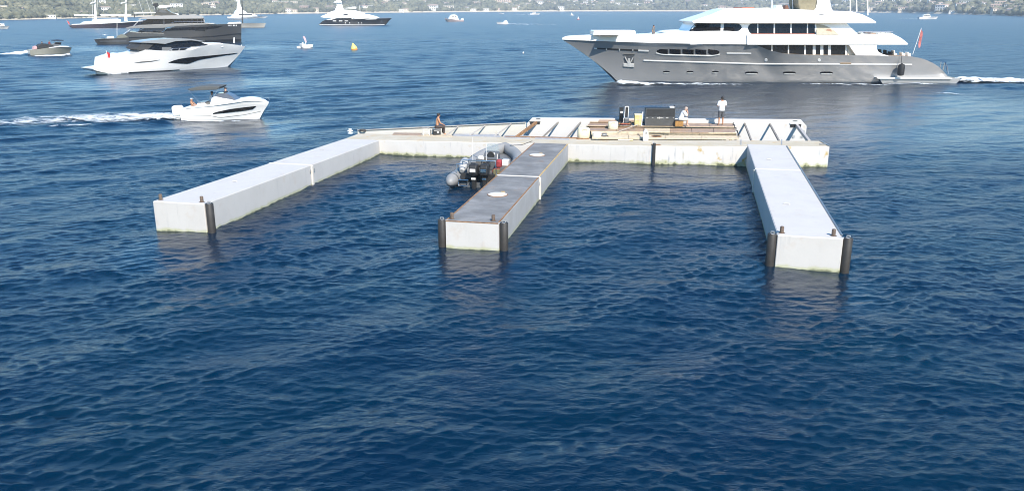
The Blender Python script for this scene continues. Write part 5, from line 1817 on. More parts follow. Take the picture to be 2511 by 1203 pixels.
def person(label, loc, yaw, J, skin, hair=None, top=None, legs=None, scale=1.0, group=None, long_legs=False, cap=None):
    """J: joint positions, facing +x; left side is +y"""
    root = empty('person', loc, yaw, label, 'person', group)
    root.scale = (scale,) * 3
    J = {k: Vector(v) for k, v in J.items()}
    E = [('pelvis', 'belly'), ('belly', 'chest'), ('chest', 'neck'), ('neck', 'head'), ('head', 'crown')]
    R = {'pelvis': 0.122, 'belly': 0.112, 'chest': 0.128, 'neck': 0.055, 'head': 0.088, 'crown': 0.076}
    for s in 'lr':
        E += [('chest', 'sh' + s), ('sh' + s, 'el' + s), ('el' + s, 'wr' + s), ('wr' + s, 'ha' + s), ('pelvis', 'hip' + s), ('hip' + s, 'kn' + s), ('kn' + s, 'an' + s), ('an' + s, 'to' + s)]
        R.update({'sh' + s: 0.065, 'el' + s: 0.043, 'wr' + s: 0.028, 'ha' + s: (0.038, 0.02), 'hip' + s: 0.092, 'kn' + s: 0.058, 'an' + s: 0.04, 'to' + s: (0.042, 0.03)})
    fdir = J.pop('face', Vector((1, 0, 0)))
    v, f = skin_mesh(J, E, R, 'pelvis')
    mb = MB().add(v, f)
    # face, ears, fingers belong to the one body mesh
    hd = J['head']
    fwd = fdir.normalized()
    up = (J['crown'] - hd).normalized()
    side = up.cross(fwd).normalized()
    fwd = side.cross(up)
    mb.ball(hd + fwd * 0.098 - up * 0.005, (0.018, 0.014, 0.024), 8, 6)
    for s in (-1, 1):
        mb.ball(hd + side * s * 0.082 + up * 0.01, (0.02, 0.012, 0.032), 8, 6)
    mb.ball(hd + fwd * 0.088 - up * 0.05, (0.012, 0.026, 0.008), 8, 6)
    for s in 'lr':
        w, h = J['wr' + s], J['ha' + s]
        d = (h - w).normalized()
        ax = d.cross(Vector((0, 0, 1)))
        ax = ax.normalized() if ax.length > 0.2 else Vector((0, 1, 0))
        cu = ax.cross(d).normalized()
        for q, ln in zip((-1.5, -0.5, 0.5, 1.5), (0.062, 0.078, 0.074, 0.058)):
            b0 = h + ax * q * 0.017 + d * 0.01
            b1 = b0 + d * ln * 0.55 - cu * 0.008
            b2 = b1 + d * ln * 0.4 - cu * 0.028
            mb.tube([b0, b1, b2], [0.0095, 0.009, 0.0075], 6)
        t0 = w.lerp(h, 0.55) + ax * (0.03 if s == 'l' else -0.03)
        t1 = t0 + (ax * (0.03 if s == 'l' else -0.03) + d * 0.035)
        mb.tube([t0, t1, t1 + d * 0.03], [0.012, 0.011, 0.009], 6)
    mb.build('body', skin, root, smooth=180)
    e = MB()
    for s in (-1, 1):
        MB().ball(hd + fwd * 0.088 + side * s * 0.032 + up * 0.022, 0.011, 8, 6).build('eye', M_EYE, root, smooth=180)
    if hair:
        M = Matrix((fwd, side, up)).transposed()
        MB().ball(hd + up * 0.062 - fwd * 0.018, (0.106, 0.094, 0.088), 14, 10, M).ball(hd - fwd * 0.055 + up * 0.0, (0.06, 0.08, 0.07), 12, 8, M).build('hair', hair, root, smooth=180)
    if cap:
        M = Matrix((fwd, side, up)).transposed()
        MB().ball(hd + up * 0.075, (0.115, 0.1, 0.075), 14, 10, M).ball(hd + up * 0.07 + fwd * 0.11, (0.09, 0.075, 0.015), 12, 6, M).build('cap', cap, root, smooth=180)
    axis = (J['shl'] - J['shr']).normalized()

    def rings(mb, pts, n=16):
        """closed loft of ellipses: (centre, half breadth, half depth)"""
        k = len(mb.v)
        for q, (c, rw, rd) in enumerate(pts):
            d = (pts[min(q + 1, len(pts) - 1)][0] - pts[max(q - 1, 0)][0]).normalized()
            sx = (axis - d * axis.dot(d)).normalized()
            sy = d.cross(sx)
            for h in range(n):
                a = 2 * math.pi * h / n
                mb.v.append(tuple(c + sx * rw * math.cos(a) + sy * rd * math.sin(a)))
        for q in range(len(pts) - 1):
            for h in range(n):
                a, b = k + q * n + h, k + q * n + (h + 1) % n
                mb.f.append([a, b, b + n, a + n])
        mb.f.append([k + h for h in range(n)][::-1])
        mb.f.append([k + (len(pts) - 1) * n + h for h in range(n)])

    if top:
        mb = MB()
        pe, be, ch, ne = J['pelvis'], J['belly'], J['chest'], J['neck']
        rings(mb, [(pe.lerp(be, -0.25), 0.185, 0.150), (pe.lerp(be, 0.3), 0.178, 0.145), (be, 0.172, 0.142), (be.lerp(ch, 0.5), 0.180, 0.146), (ch, 0.195, 0.150), (ch.lerp(ne, 0.4), 0.185, 0.125), (ch.lerp(ne, 0.68), 0.12, 0.09), (ch.lerp(ne, 0.86), 0.075, 0.072)])
        for s in 'lr':
            a, b = J['sh' + s], J['el' + s]
            i_ = ch.lerp(a, 0.55) + Vector((0, 0, 0.03))
            mb.tube([i_, a + Vector((0, 0, 0.005)), a.lerp(b, 0.35), a.lerp(b, 0.75)], [0.10, 0.092, 0.086, 0.08], 12)
        mb.build('shirt', top, root, smooth=60)
    if legs:
        mb = MB()
        pe, be = J['pelvis'], J['belly']
        rings(mb, [(pe.lerp(be, -0.85), 0.155, 0.12), (pe.lerp(be, -0.4), 0.180, 0.145), (pe, 0.178, 0.146), (pe.lerp(be, 0.5), 0.165, 0.135)])
        for s in 'lr':
            a, b, c = J['hip' + s], J['kn' + s], J['an' + s]
            if long_legs:
                mb.tube([a, a.lerp(b, 0.4), b, b.lerp(c, 0.5), b.lerp(c, 0.9)], [0.115, 0.105, 0.082, 0.07, 0.06], 12)
            else:
                mb.tube([a, a.lerp(b, 0.4), a.lerp(b, 0.95)], [0.118, 0.112, 0.095], 12)
        mb.build('trousers' if long_legs else 'shorts', legs, root, smooth=60)
    return root


def stand_pose(**kw):
    J = dict(pelvis=(0, 0, 0.96), belly=(0.01, 0, 1.12), chest=(0, 0, 1.34), neck=(0.0, 0, 1.52), head=(0.02, 0, 1.645), crown=(0.015, 0, 1.73),
             shl=(0, 0.19, 1.44), shr=(0, -0.19, 1.44), ell=(-0.02, 0.24, 1.15), elr=(-0.02, -0.24, 1.15), wrl=(0.06, 0.25, 0.91), wrr=(0.06, -0.25, 0.91), hal=(0.08, 0.25, 0.83), har=(0.08, -0.25, 0.83),
             hipl=(0, 0.095, 0.90), hipr=(0, -0.095, 0.90), knl=(0.02, 0.12, 0.49), knr=(0.02, -0.12, 0.49), anl=(-0.01, 0.13, 0.075), anr=(-0.01, -0.13, 0.075), tol=(0.15, 0.15, 0.035), tor=(0.15, -0.15, 0.035), face=(1, 0, 0))
    J.update(kw)
    return J


def sit_pose(h=0.45, **kw):
    J = dict(pelvis=(0, 0, h + 0.11), belly=(0.02, 0, h + 0.27), chest=(0.06, 0, h + 0.48), neck=(0.09, 0, h + 0.66), head=(0.13, 0, h + 0.785), crown=(0.135, 0, h + 0.87),
             shl=(0.07, 0.19, h + 0.58), shr=(0.07, -0.19, h + 0.58), ell=(0.16, 0.24, h + 0.33), elr=(0.16, -0.24, h + 0.33), wrl=(0.36, 0.17, h + 0.24), wrr=(0.36, -0.17, h + 0.24), hal=(0.44, 0.14, h + 0.22), har=(0.44, -0.14, h + 0.22),
             hipl=(0.03, 0.1, h + 0.09), hipr=(0.03, -0.1, h + 0.09), knl=(0.44, 0.14, h + 0.08), knr=(0.44, -0.14, h + 0.08), anl=(0.40, 0.14, 0.075), anr=(0.40, -0.14, 0.075), tol=(0.56, 0.16, 0.035), tor=(0.56, -0.16, 0.035), face=(1, 0, 0))
    J.update(kw)
    return J


# standing man on the platform, back to the camera, looking out over the water
_p = at(1767, 307.2, 1.60)
person('man in white T-shirt and grey shorts standing on the platform', _p, math.radians(100), stand_pose(
    wrl=(0.22, 0.17, 1.30), hal=(0.29, 0.13, 1.33), ell=(0.04, 0.26, 1.17), elr=(0.02, -0.26, 1.17), wrr=(0.21, -0.14, 1.20), har=(0.28, -0.10, 1.24)), M_TAN, M_HAIR, M_TEE, M_SHORTS, 0.985)
# seated man beside the black case
_p = at(1668, 309, 1.60)
person('man in white T-shirt hunched forward on a brown box', _p, math.radians(-8), sit_pose(
    0.36, chest=(0.14, 0, 0.80), neck=(0.24, 0, 0.96), head=(0.31, 0, 1.06), crown=(0.335, 0, 1.14), face=(0.9, 0, -0.4), belly=(0.06, 0, 0.61), shl=(0.19, 0.19, 0.90), shr=(0.19, -0.19, 0.90),
    ell=(0.40, 0.18, 0.62), elr=(0.40, -0.18, 0.62), wrl=(0.42, 0.07, 0.86), wrr=(0.42, -0.07, 0.86), hal=(0.40, 0.04, 0.94), har=(0.40, -0.04, 0.94)), M_SKIN, M_HAIRPALE, M_TEE, mat('pale_sand_shorts', (0.60, 0.56, 0.50), 0.85), 0.97)
BX = empty('seat_box', at(1665, 308.8, 1.60), -0.05, 'brown wooden box the white shirted man sits on', 'box')
_bo = MB().box((-0.02, 0, 0.17), (0.50, 0.42, 0.34)).build('carcass', mat('varnished_brown_wood', (0.30, 0.16, 0.045), 0.5, var=0.3, scale=9), BX, bevel=0.015)
MB().box((-0.02, 0, 0.355), (0.54, 0.46, 0.03)).build('lid', M_BLACK, BX, bevel=0.01)
# bare backed man on the left
_zl = z_back(1075)
_p = at(1072, 330.5, _zl)
person('bare backed man in dark trousers sitting at the left end of the pontoon', _p, math.radians(18), sit_pose(0.42, face=(1, 0.3, -0.1), hal=(0.46, 0.12, 0.60), har=(0.46, -0.12, 0.60)), M_TAN, M_HAIR, None, M_DARKCLOTH, 1.0, long_legs=True)
CL = empty('cool_box', at(1071, 331, _zl), 0.25, 'black cool box under the bare backed man', 'box')
MB().box((0, 0, 0.18), (0.46, 0.36, 0.36)).build('carcass', M_BLACK, CL, bevel=0.02)
MB().box((0, 0, 0.385), (0.49, 0.39, 0.045)).build('lid', M_DARKGREY, CL, bevel=0.01)
MB().tube([(-0.2, -0.19, 0.3), (-0.15, -0.23, 0.32), (0.15, -0.23, 0.32), (0.2, -0.19, 0.3)], 0.015, 6).build('handle', M_WHITE, CL)
MB().box((0.05, -0.19, 0.2), (0.12, 0.02, 0.1)).build('clasp', M_WHITE, CL)
# folding stool frame next to him
FS = empty('folding_trestle', at(1046, 331.5, z_back(1046)), 0.2, 'white metal folding trestle beside the bare backed man', 'trestle')
for _x in (-0.2, 0.16):
    for _y in (-0.12, 0.14):
        MB().tube([(_x, _y, 0), (_x * 0.85, _y * 0.6, 0.42)], 0.022, 8).build('leg', M_WHITE, FS, smooth=50)
MB().box((-0.02, 0, 0.43), (0.46, 0.26, 0.03)).build('top', M_STRUTW, FS, bevel=0.01)
MB().tube([(-0.19, 0, 0.2), (0.15, 0, 0.2)], 0.015, 6).build('cross_bar', M_WHITE, FS)
MB().box((0.27, 0.02, 0.16), (0.05, 0.3, 0.32)).build('leaning_board', M_MIDGREY, FS)

# ------------------------------------------------------------------ gear on the platform
ZP = 1.60


def plat(x, y, z=ZP):
    return at(x, y, z)


# big black flight case
_p = plat(1618, 308.3)
FC = empty('flight_case', _p, _wyaw + 0.02, 'large black flight case with torn white stickers on the platform', 'case')
_w = 73 * 48.6 / FPX
M_CASE = mat('black_case_laminate', (0.022, 0.023, 0.025), 0.45, var=0.25, scale=3, bump=0.15)
M_CASE2 = mat('charcoal_case_laminate', (0.06, 0.061, 0.06), 0.55, var=0.25, scale=3, bump=0.15)
MB().box((0, 0.35, 0.245), (_w, 0.7, 0.49)).build('case_body', M_CASE2, FC, bevel=0.015)
MB().box((0, 0.35, 0.76), (_w, 0.7, 0.53)).build('case_lid', M_CASE, FC, bevel=0.015)
MB().box((0, 0.35, 1.035), (_w + 0.02, 0.72, 0.03)).build('top_edge', M_BLACK, FC)
for _z in (0.02, 0.48, 0.53, 1.02):
    MB().box((0, -0.006, _z), (_w, 0.02, 0.025)).build('edge_angle', M_DARKGREY, FC)
for _x in (-_w / 2, _w / 2):
    MB().box((_x, -0.006, 0.52), (0.03, 0.025, 1.03)).build('corner_angle', M_DARKGREY, FC)
for _x, _wd, _hh in ((-0.80, 0.16, 0.05), (-0.46, 0.10, 0.045), (-0.16, 0.10, 0.09), (-0.06, 0.10, 0.13), (0.05, 0.11, 0.08), (0.14, 0.08, 0.05), (0.22, 0.02, 0.14), (0.42, 0.19, 0.065), (0.80, 0.05, 0.07)):
    n = 7
    vs = [(_x + _wd / 2 * math.cos(2 * math.pi * i / n) * (0.8 + 0.3 * RNG.random()), -0.012, 0.49 + _hh / 2 * math.sin(2 * math.pi * i / n) * (0.8 + 0.3 * RNG.random())) for i in range(n)]
    link_mesh('sticker', vs + [(a, b + 0.008, c) for a, b, c in vs], [list(range(n)), list(range(n, 2 * n))[::-1]] + [[i, (i + 1) % n, n + (i + 1) % n, n + i] for i in range(n)], M_WHITE, FC)
# white cloth with a dark grip lying on the case
_q = FC.matrix_basis if False else None
TP = empty('folded_cloth', FC.location + Matrix.Rotation(_wyaw, 3, 'Z') @ Vector((0.72, 0.35, 1.05)), _wyaw, 'white cloth and dark tool lying on top of the black flight case', 'cloth')
MB().box((0.0, 0, 0.05), (0.30, 0.25, 0.10)).build('cloth', M_TEE, TP, bevel=0.04)
MB().tube([(0.14, 0, 0.02), (0.17, 0, 0.18)], 0.035, 8).build('tool', M_BLACK, TP)
# hand truck with black panels
_p = plat(1531, 308.0, 1.58)
HT = empty('hand_truck', _p, _wyaw + 0.05, 'upright hand truck with white tube frame and red base', 'trolley')
for _x0, _x1 in ((-0.10, 0.02), (0.20, 0.235)):
    MB().tube([(_x0, 0.0, 0.12), (_x1 - 0.02, 0.05, 0.55), (_x1, 0.08, 1.14)], 0.018, 8).build('frame_tube', M_WHITE, HT, smooth=50)
MB().tube([(0.02, 0.08, 1.14), (0.13, 0.08, 1.17), (0.235, 0.08, 1.14)], 0.018, 8).build('handle', M_WHITE, HT, smooth=50)
MB().box((0.13, 0.12, 0.82), (0.2, 0.1, 0.6)).build('panel', M_BLACK, HT, bevel=0.02)
MB().box((0.0, -0.02, 0.12), (0.5, 0.3, 0.06)).build('base_plate', mat('red_brown_paint', (0.30, 0.07, 0.03), 0.6, var=0.3), HT, bevel=0.01)
MB().box((0.12, 0.0, 0.32), (0.30, 0.26, 0.34)).build('motor', M_DARKGREY, HT, bevel=0.05)
for _x in (-0.32, 0.30):
    _wh = MB().lathe((_x, -0.08, 0.14), [(0.06, -0.05), (0.145, -0.05), (0.155, 0.0), (0.145, 0.05), (0.06, 0.05)], 20, 'Y').build('wheel', M_BLACK, HT, smooth=40)
    MB().lathe((_x, -0.08, 0.14), [(0.02, -0.06), (0.058, -0.06), (0.058, 0.06), (0.02, 0.06)], 14, 'Y').build('hub', M_RUST, _wh)
# tall black speaker-like case behind the hand truck
_p = plat(1523, 303.5, 1.60)
SP = empty('upright_case', _p, _wyaw, 'tall black upright case with a white label beside the hand truck', 'case')
MB().box((0, 0.15, 0.52), (0.24, 0.3, 1.04)).build('carcass', M_CASE, SP, bevel=0.015)
MB().box((0.01, -0.005, 0.72), (0.15, 0.02, 0.11)).build('label', M_WHITE, SP)
MB().box((0, -0.006, 0.06), (0.25, 0.03, 0.1)).build('foot', mat('red_brown_paint', (0, 0, 0)), SP)


# cream padded sacks and boxes
def sack(label, x, y, z, w, h, d, m_, yaw=0.0, cat='sack', name='canvas_sack'):
    r = empty(name, at(x, y, z), yaw, label, cat)
    prof = []
    n = 14
    mb = MB()
    k = 0
    rows = [(0.92, 0.0), (1.0, 0.08), (1.0, 0.5), (0.97, 0.86), (0.80, 0.97), (0.3, 1.0)]
    for sc_, hh in rows:
        for j in range(n):
            a = 2 * math.pi * j / n
            c, s = math.cos(a), math.sin(a)
            sq = (abs(c) ** 3.2 + abs(s) ** 3.2) ** (-1 / 3.2)
            jit = 1 + 0.04 * RNG.uniform(-1, 1)
            mb.v.append((w / 2 * sc_ * c * sq * jit, d / 2 * sc_ * s * sq * jit, h * hh + 0.01 * RNG.uniform(-1, 1) * (hh > 0)))
    for i in range(len(rows) - 1):
        for j in range(n):
            a, b = i * n + j, i * n + (j + 1) % n
            mb.f.append([a, b, b + n, a + n])
    mb.f.append(list(range(n))[::-1])
    mb.f.append([(len(rows) - 1) * n + j for j in range(n)])
    b_ = mb.build('bag', m_, r, smooth=60)
    MB().tube([(-w * 0.18, -d * 0.5, h * 0.75), (-w * 0.14, -d * 0.56, h * 0.9), (w * 0.14, -d * 0.56, h * 0.9), (w * 0.18, -d * 0.5, h * 0.75)], 0.012, 6).build('strap', M_TIMBER, r)
    return r


M_CANVAS = mat('cream_canvas', (0.68, 0.62, 0.44), 0.9, var=0.1, scale=6, bump=0.4)
_z1 = z_back(1432)
sack('large cream canvas sack at the left end of the platform', 1431, 339, _z1, 0.74, 0.66, 0.6, M_CANVAS, 0.1)
MB().box((0, 0, 0.03), (0.72, 0.5, 0.06)).build('pallet_board', M_RUST, empty('pallet', at(1429, 340.5, _z1), 0.05, 'rusty flat pallet under the large cream sack', 'pallet'))
sack('smaller cream canvas sack beside the hand truck wheel', 1503, 316, 1.45, 0.62, 0.46, 0.45, M_CANVAS, -0.05)
# yellow cream box with white pole
_p = plat(1565, 307.8)
CB = empty('cream_crate', _p, _wyaw, 'cream crate left of the black flight case', 'crate')
MB().box((0, 0.2, 0.32), (0.46, 0.4, 0.64)).build('carcass', mat('straw_yellow_paint', (0.55, 0.46, 0.20), 0.7, var=0.25, scale=5), CB, bevel=0.02)
MB().box((0, 0.2, 0.66), (0.48, 0.42, 0.04)).build('lid', M_CANVAS, CB, bevel=0.01)
MB().box((0, -0.01, 0.36), (0.46, 0.02, 0.04)).build('batten', M_TIMBER, CB)
MB().box((0.06, -0.012, 0.3), (0.03, 0.02, 0.6)).build('batten', M_TIMBER, CB)
_p = plat(1573, 308.0)
PO = empty('white_pole', _p, 0, 'thin white pole standing between the crate and the black case', 'pole')
MB().tube([(0, 0, 0), (0.05, 0.02, 0.84)], 0.025, 8).build('tube', M_WHITE, PO)
MB().lathe((0, 0, 0), [(0.07, 0), (0.07, 0.02), (0.03, 0.03)], 12).build('foot', M_WHITE, PO)
# bucket
_zb = z_back(1462)
BK = empty('paint_bucket', at(1463, 341.5, _zb), 0, 'white bucket with blue band near the pontoon edge', 'bucket')
MB().lathe((0, 0, 0), [(0.23, 0), (0.255, 0.16)], 20).build('blue_band', mat('blue_print', (0.05, 0.30, 0.55), 0.4, var=0.3, scale=8), BK, smooth=40)
MB().lathe((0, 0, 0), [(0.254, 0.155), (0.28, 0.36), (0.29, 0.365), (0.29, 0.40), (0.27, 0.405), (0.25, 0.36)], 20).build('pail', M_WHITE, BK, smooth=40)
MB().tube([(-0.28, 0, 0.36), (-0.2, -0.16, 0.24), (0, -0.27, 0.18), (0.2, -0.16, 0.24), (0.28, 0, 0.36)], 0.008, 6).build('handle', M_GALV, BK)
# rusty pump
PU = empty('pump', at(1482, 341.8, z_back(1482)), 0.1, 'small dark pump on a rusty block beside the bucket', 'pump')
MB().box((0, 0, 0.07), (0.28, 0.26, 0.14)).build('block', M_RUST, PU, bevel=0.02)
MB().lathe((0, 0, 0.26), [(0.03, -0.16), (0.11, -0.14), (0.12, 0.0), (0.11, 0.12), (0.03, 0.14)], 14, 'X').build('motor', M_DARKGREY, PU, smooth=40)
MB().tube([(-0.1, 0, 0.34), (-0.1, 0, 0.42), (0.1, 0, 0.42), (0.1, 0, 0.34)], 0.015, 6).build('handle', M_BLACK, PU)
MB().tube([(0.14, 0, 0.26), (0.2, -0.1, 0.2), (0.22, -0.2, 0.04)], 0.02, 6).build('hose', M_BLACK, PU)
# white jerrycan
JC = empty('jerrycan', at(1582.5, 345.5, zA1), -0.05, 'white jerrycan with grip hole standing near the pontoon joint', 'jerrycan')
MB().slab([(-0.15, 0), (0.15, 0), (0.16, 0.05), (0.15, 0.50), (0.06, 0.62), (-0.08, 0.64), (-0.15, 0.52)], 0.11, 0).build('can', M_WHITE, JC, bevel=0.04)
MB().lathe((0.01, -0.115, 0.47), [(0.045, -0.012), (0.045, 0.01)], 12, 'Y').build('grip_hole', M_BLACK, JC)
MB().lathe((-0.02, 0, 0.64), [(0.045, 0), (0.045, 0.05), (0.03, 0.055)], 12).build('cap', M_WHITE, JC)


# poles and oars lying about
def pole_obj(name, label, a, b, r, m_, cat, blade=None):
    a, b = Vector(a), Vector(b)
    o = empty(name, a, 0, label, cat)
    d = b - a
    MB().tube([(0, 0, r), d * 0.5 + Vector((0, 0, r)), d + Vector((0, 0, r))], r, 8).build('shaft', m_, o, smooth=50)
    if blade:
        MB().bar(d * 0.80 + Vector((0, 0, r)), d * 1.0 + Vector((0, 0, r)), 0.13, 0.03).build('blade', blade, o, bevel=0.01)
    return o


pole_obj('aluminium_pole', 'long pale metal pole lying along the pontoon edge', at(1494, 341.5, zA1), at(1571, 343.2, zA1), 0.03, M_GALV, 'pole')
pole_obj('boat_hook', 'yellow bladed paddle lying along the pontoon edge', at(1516, 344.6, zA1), at(1552, 344.6, zA1), 0.025, M_WHITE, 'paddle', M_YEL)
pole_obj('lance', 'white lance propped over the front boards of the platform', at(1518, 322.5, 1.44), at(1566, 305.5, 1.72), 0.022, M_STRUTW, 'pole')
pole_obj('hose', 'dark hose running over the front boards to the jerrycan', at(1553, 313, 1.47), at(1573, 341, 1.12), 0.03, M_STRUT, 'hose')
# round manhole on the front boards
MH = empty('manhole', at(1610, 334.4, 1.215), 0, 'round dark manhole in the pontoon by the joint', 'manhole')
MB().lathe((0, 0, 0), [(0.30, 0), (0.30, 0.03), (0.25, 0.035), (0.24, 0.02)], 24).build('rim', M_RUST, MH)
MB().lathe((0, 0, 0.005), [(0.238, 0), (0.238, 0.018), (0.05, 0.02)], 24).build('lid', M_BLACK, MH)

# ================================================================== white speedboat with bimini
V = Boat('speedboat', 'white speedboat with grey sunshade and white outboard running to the right', 'boat', (440, 296.5), (636, 295.5), 1.25)
V.hull([(660, 252), (652, 264), (645, 275), (638, 288), (635, 297)], [(444, 268), (447, 297)],
       [(660, 250.5), (645, 247.5), (625, 246), (598, 246.5), (575, 250), (540, 255), (520, 258.5), (490, 262), (470, 263.5), (452, 265), (444, 269)], M_WHITE, zb=-0.35, ub=0.55, ps=2.6, ub0=0.8, p0=1.25, flare=1.5, low=0.9, n=48, taper=0.05, deck_drop=0.05)
V.band('gunwale', [(446, 268), (470, 265), (520, 260), (575, 252), (598, 248.5), (625, 248), (648, 250)], [(446, 265.5), (470, 262.5), (520, 257), (575, 246.5), (598, 242.8), (625, 243.2), (648, 246.8)], M_WHITE, out=0.04, n=40)
V.slab('console', [(514, 258), (518, 240), (527, 237), (545, 240), (562, 241), (578, 247), (584, 252), (560, 258)], 0.72, M_WHITE, bevel=0.05, top=0.6)
V.slab('windscreen', [(524, 241), (530, 230), (552, 229), (566, 236), (580, 247), (560, 243)], 0.68, mat('smoked_acrylic', (0.10, 0.105, 0.115), 0.08, spec=0.8), top=0.5)
V.slab('helm_seat', [(504, 262), (506, 252), (513, 250), (517, 262)], 0.5, M_MIDGREY, bevel=0.04)
V.slab('stern_bench', [(482, 263), (483, 253), (502, 252.5), (504, 262)], 0.85, M_WHITE, bevel=0.05)
V.slab('backrest', [(484, 254.5), (485, 251), (502, 250.5), (503, 254)], 0.8, M_DARKGREY, bevel=0.03)
OB = V.slab('outboard_cowl', [(421, 272), (420, 263), (424, 260), (440, 259.5), (444, 263), (446, 274), (443, 282), (424, 284)], 0.28, M_WHITE, bevel=0.06)
V.slab('outboard_leg', [(425, 283), (442, 281), (440, 300), (428, 300)], 0.13, M_WHITE, bevel=0.03, parent=OB)
BM = V.slab('bimini_canopy', [(460, 220.5), (463, 217.5), (480, 214), (500, 212), (520, 212), (539, 212.6), (537, 217), (530, 220.5), (500, 221.5), (467, 223)], 0.95, mat('charcoal_sunshade_cloth', (0.085, 0.09, 0.088), 0.8), bevel=0.04)
for t_ in (0.32, 2.18):
    V.pole('bimini_pole', (462, 222), (493, 255), 0.016, M_CHROME, t=t_)
    V.pole('bimini_pole', (537, 216), (520, 242), 0.016, M_CHROME, t=t_)
V.decal('hull_window', [(522, 277.5), (535, 273.5), (565, 267.5), (600, 263), (628, 260)], [(522, 280), (535, 278.5), (565, 275.3), (600, 271), (620, 267.5), (628, 260.4)], M_GLASS, n=24)
V.decal('chine_line', [(470, 283.8), (515, 283.5), (535, 287), (545, 287.4), (600, 281), (640, 272.5)], [(470, 284.4), (515, 284.4), (535, 288.4), (545, 288.6), (600, 281.8), (640, 273.2)], M_MIDGREY, n=40, rows=1, off=0.012)
V.line('bow_rail', [(604, 246), (640, 243), (657, 240), (661, 244), (658, 249)], 0.014, M_CHROME, t=0.9)
V.pole('stern_staff', (446, 266), (443, 250), 0.012, M_CHROME)


def crew(label, x, y, t, yaw, pose, scale=1.0, **kw):
    s, z = V.fr.px(x, y, t)
    w = V.fr.o + V.fr.es * s + V.fr.et * t + Vector((0, 0, z))
    return person(label, w, yaw, pose, **kw, scale=scale)


crew('dark capped man at the helm of the white speedboat', 556, 259, 1.25, 0.0, sit_pose(0.55, chest=(0.0, 0, 1.0), neck=(0, 0, 1.18), head=(0.02, 0, 1.3), crown=(0.02, 0, 1.38), shl=(0, 0.19, 1.1), shr=(0, -0.19, 1.1)), skin=M_SKIN, cap=M_BLACK, top=M_BLACK, legs=M_TEE)
crew('dark haired person in white behind the speedboat console', 520, 268, 1.6, 0.2, sit_pose(0.5), skin=M_TAN, hair=M_HAIR, top=M_TEE, legs=M_SHORTS)
crew('sunburnt person in white cap lounging at the stern of the speedboat', 474, 277, 1.1, 0.1, sit_pose(0.32, chest=(-0.05, 0, 0.78), neck=(-0.05, 0, 0.95), head=(-0.03, 0, 1.06), crown=(-0.03, 0, 1.15), shl=(-0.05, 0.19, 0.88), shr=(-0.05, -0.19, 0.88)), skin=M_TAN, cap=M_WHITE, legs=M_DARKCLOTH)
foam('speedboat_wake', 'long pale wake trailing behind the white speedboat', [(446, 293, 1.6), (425, 290, 3.2), (380, 287.5, 5.6), (300, 289.5, 7.0), (200, 292, 7.4), (100, 296, 7.6), (-60, 301, 8.0)], [(0, 1.0), (0.12, 0.85), (0.35, 0.62), (0.7, 0.52), (1, 0.46)], mound=0.18, nx=220, ny=26)
foam('wake_ridge', 'breaking foam on the near ridge of the speedboat wake', [(290, 303, 0.6), (220, 308, 0.9), (150, 313, 0.8), (90, 318, 0.5)], [(0, 0.35), (0.4, 0.55), (1, 0.25)], mound=0.08, nx=80)
foam('speedboat_spray', 'spray along the waterline of the white speedboat', [(640, 297, 0.4), (560, 298, 0.6), (480, 298, 0.7), (440, 297, 0.9)], [(0, 0.35), (0.5, 0.6), (1, 0.9)], mound=0.12, nx=60)

# crew on the other boats
_s, _z = Y.fr.px(1602, 86, 4.1)
person('crew member in grey standing on the foredeck of the big yacht', Y.fr.o + Y.fr.es * _s + Y.fr.et * 4.1 + Vector((0, 0, _z - 0.55)), math.radians(-40), stand_pose(), M_TAN, M_HAIR, M_MIDGREY, M_SHORTS, 0.95)
for _x, _y, _lab, _t in ((103, 116, 'person in black seated at the stern of the olive speedboat', M_BLACK), (121, 114, 'person in a dark red top amid the olive speedboat', mat('dark_red_top', (0.20, 0.03, 0.035), 0.8))):
    _s, _z = RB.fr.px(_x, _y, 1.4)
    person(_lab, RB.fr.o + RB.fr.es * _s + RB.fr.et * 1.4 + Vector((0, 0, _z - 0.45)), 0.1, sit_pose(0.5), M_TAN, M_HAIR, _t, M_DARKCLOTH, 1.05)

# ================================================================== grey rigid inflatable moored inside
RP = at(1172, 457)
_fd = math.atan2(F2.fr.y - F2.nr.y, F2.fr.x - F2.nr.x)
RIB = empty('inflatable_boat', RP, _fd + math.radians(0.5), 'grey rigid inflatable boat moored against the middle finger pontoon', 'boat')
RIB.scale = (1.06, 1.08, 1.15)
# local: x forward to the bow, y to port, z up
RL, RW, TR = 6.7, 1.14, 0.29
M_TUBE = mat('grey_hypalon_tube', (0.25, 0.25, 0.245), 0.5, var=0.08, scale=1.5, bump=0.1)


def tube_path(side):
    pts = []
    for i in range(25):
        u = i / 24
        x = RL * u
        w = RW * (1 - max(0, (u - 0.52) / 0.48) ** 3.0)
        z = 0.30 + 0.42 * max(0, (u - 0.35) / 0.65) ** 1.8
        pts.append((x - 0.3 - 0.0 * u, side * w, z))
    return pts


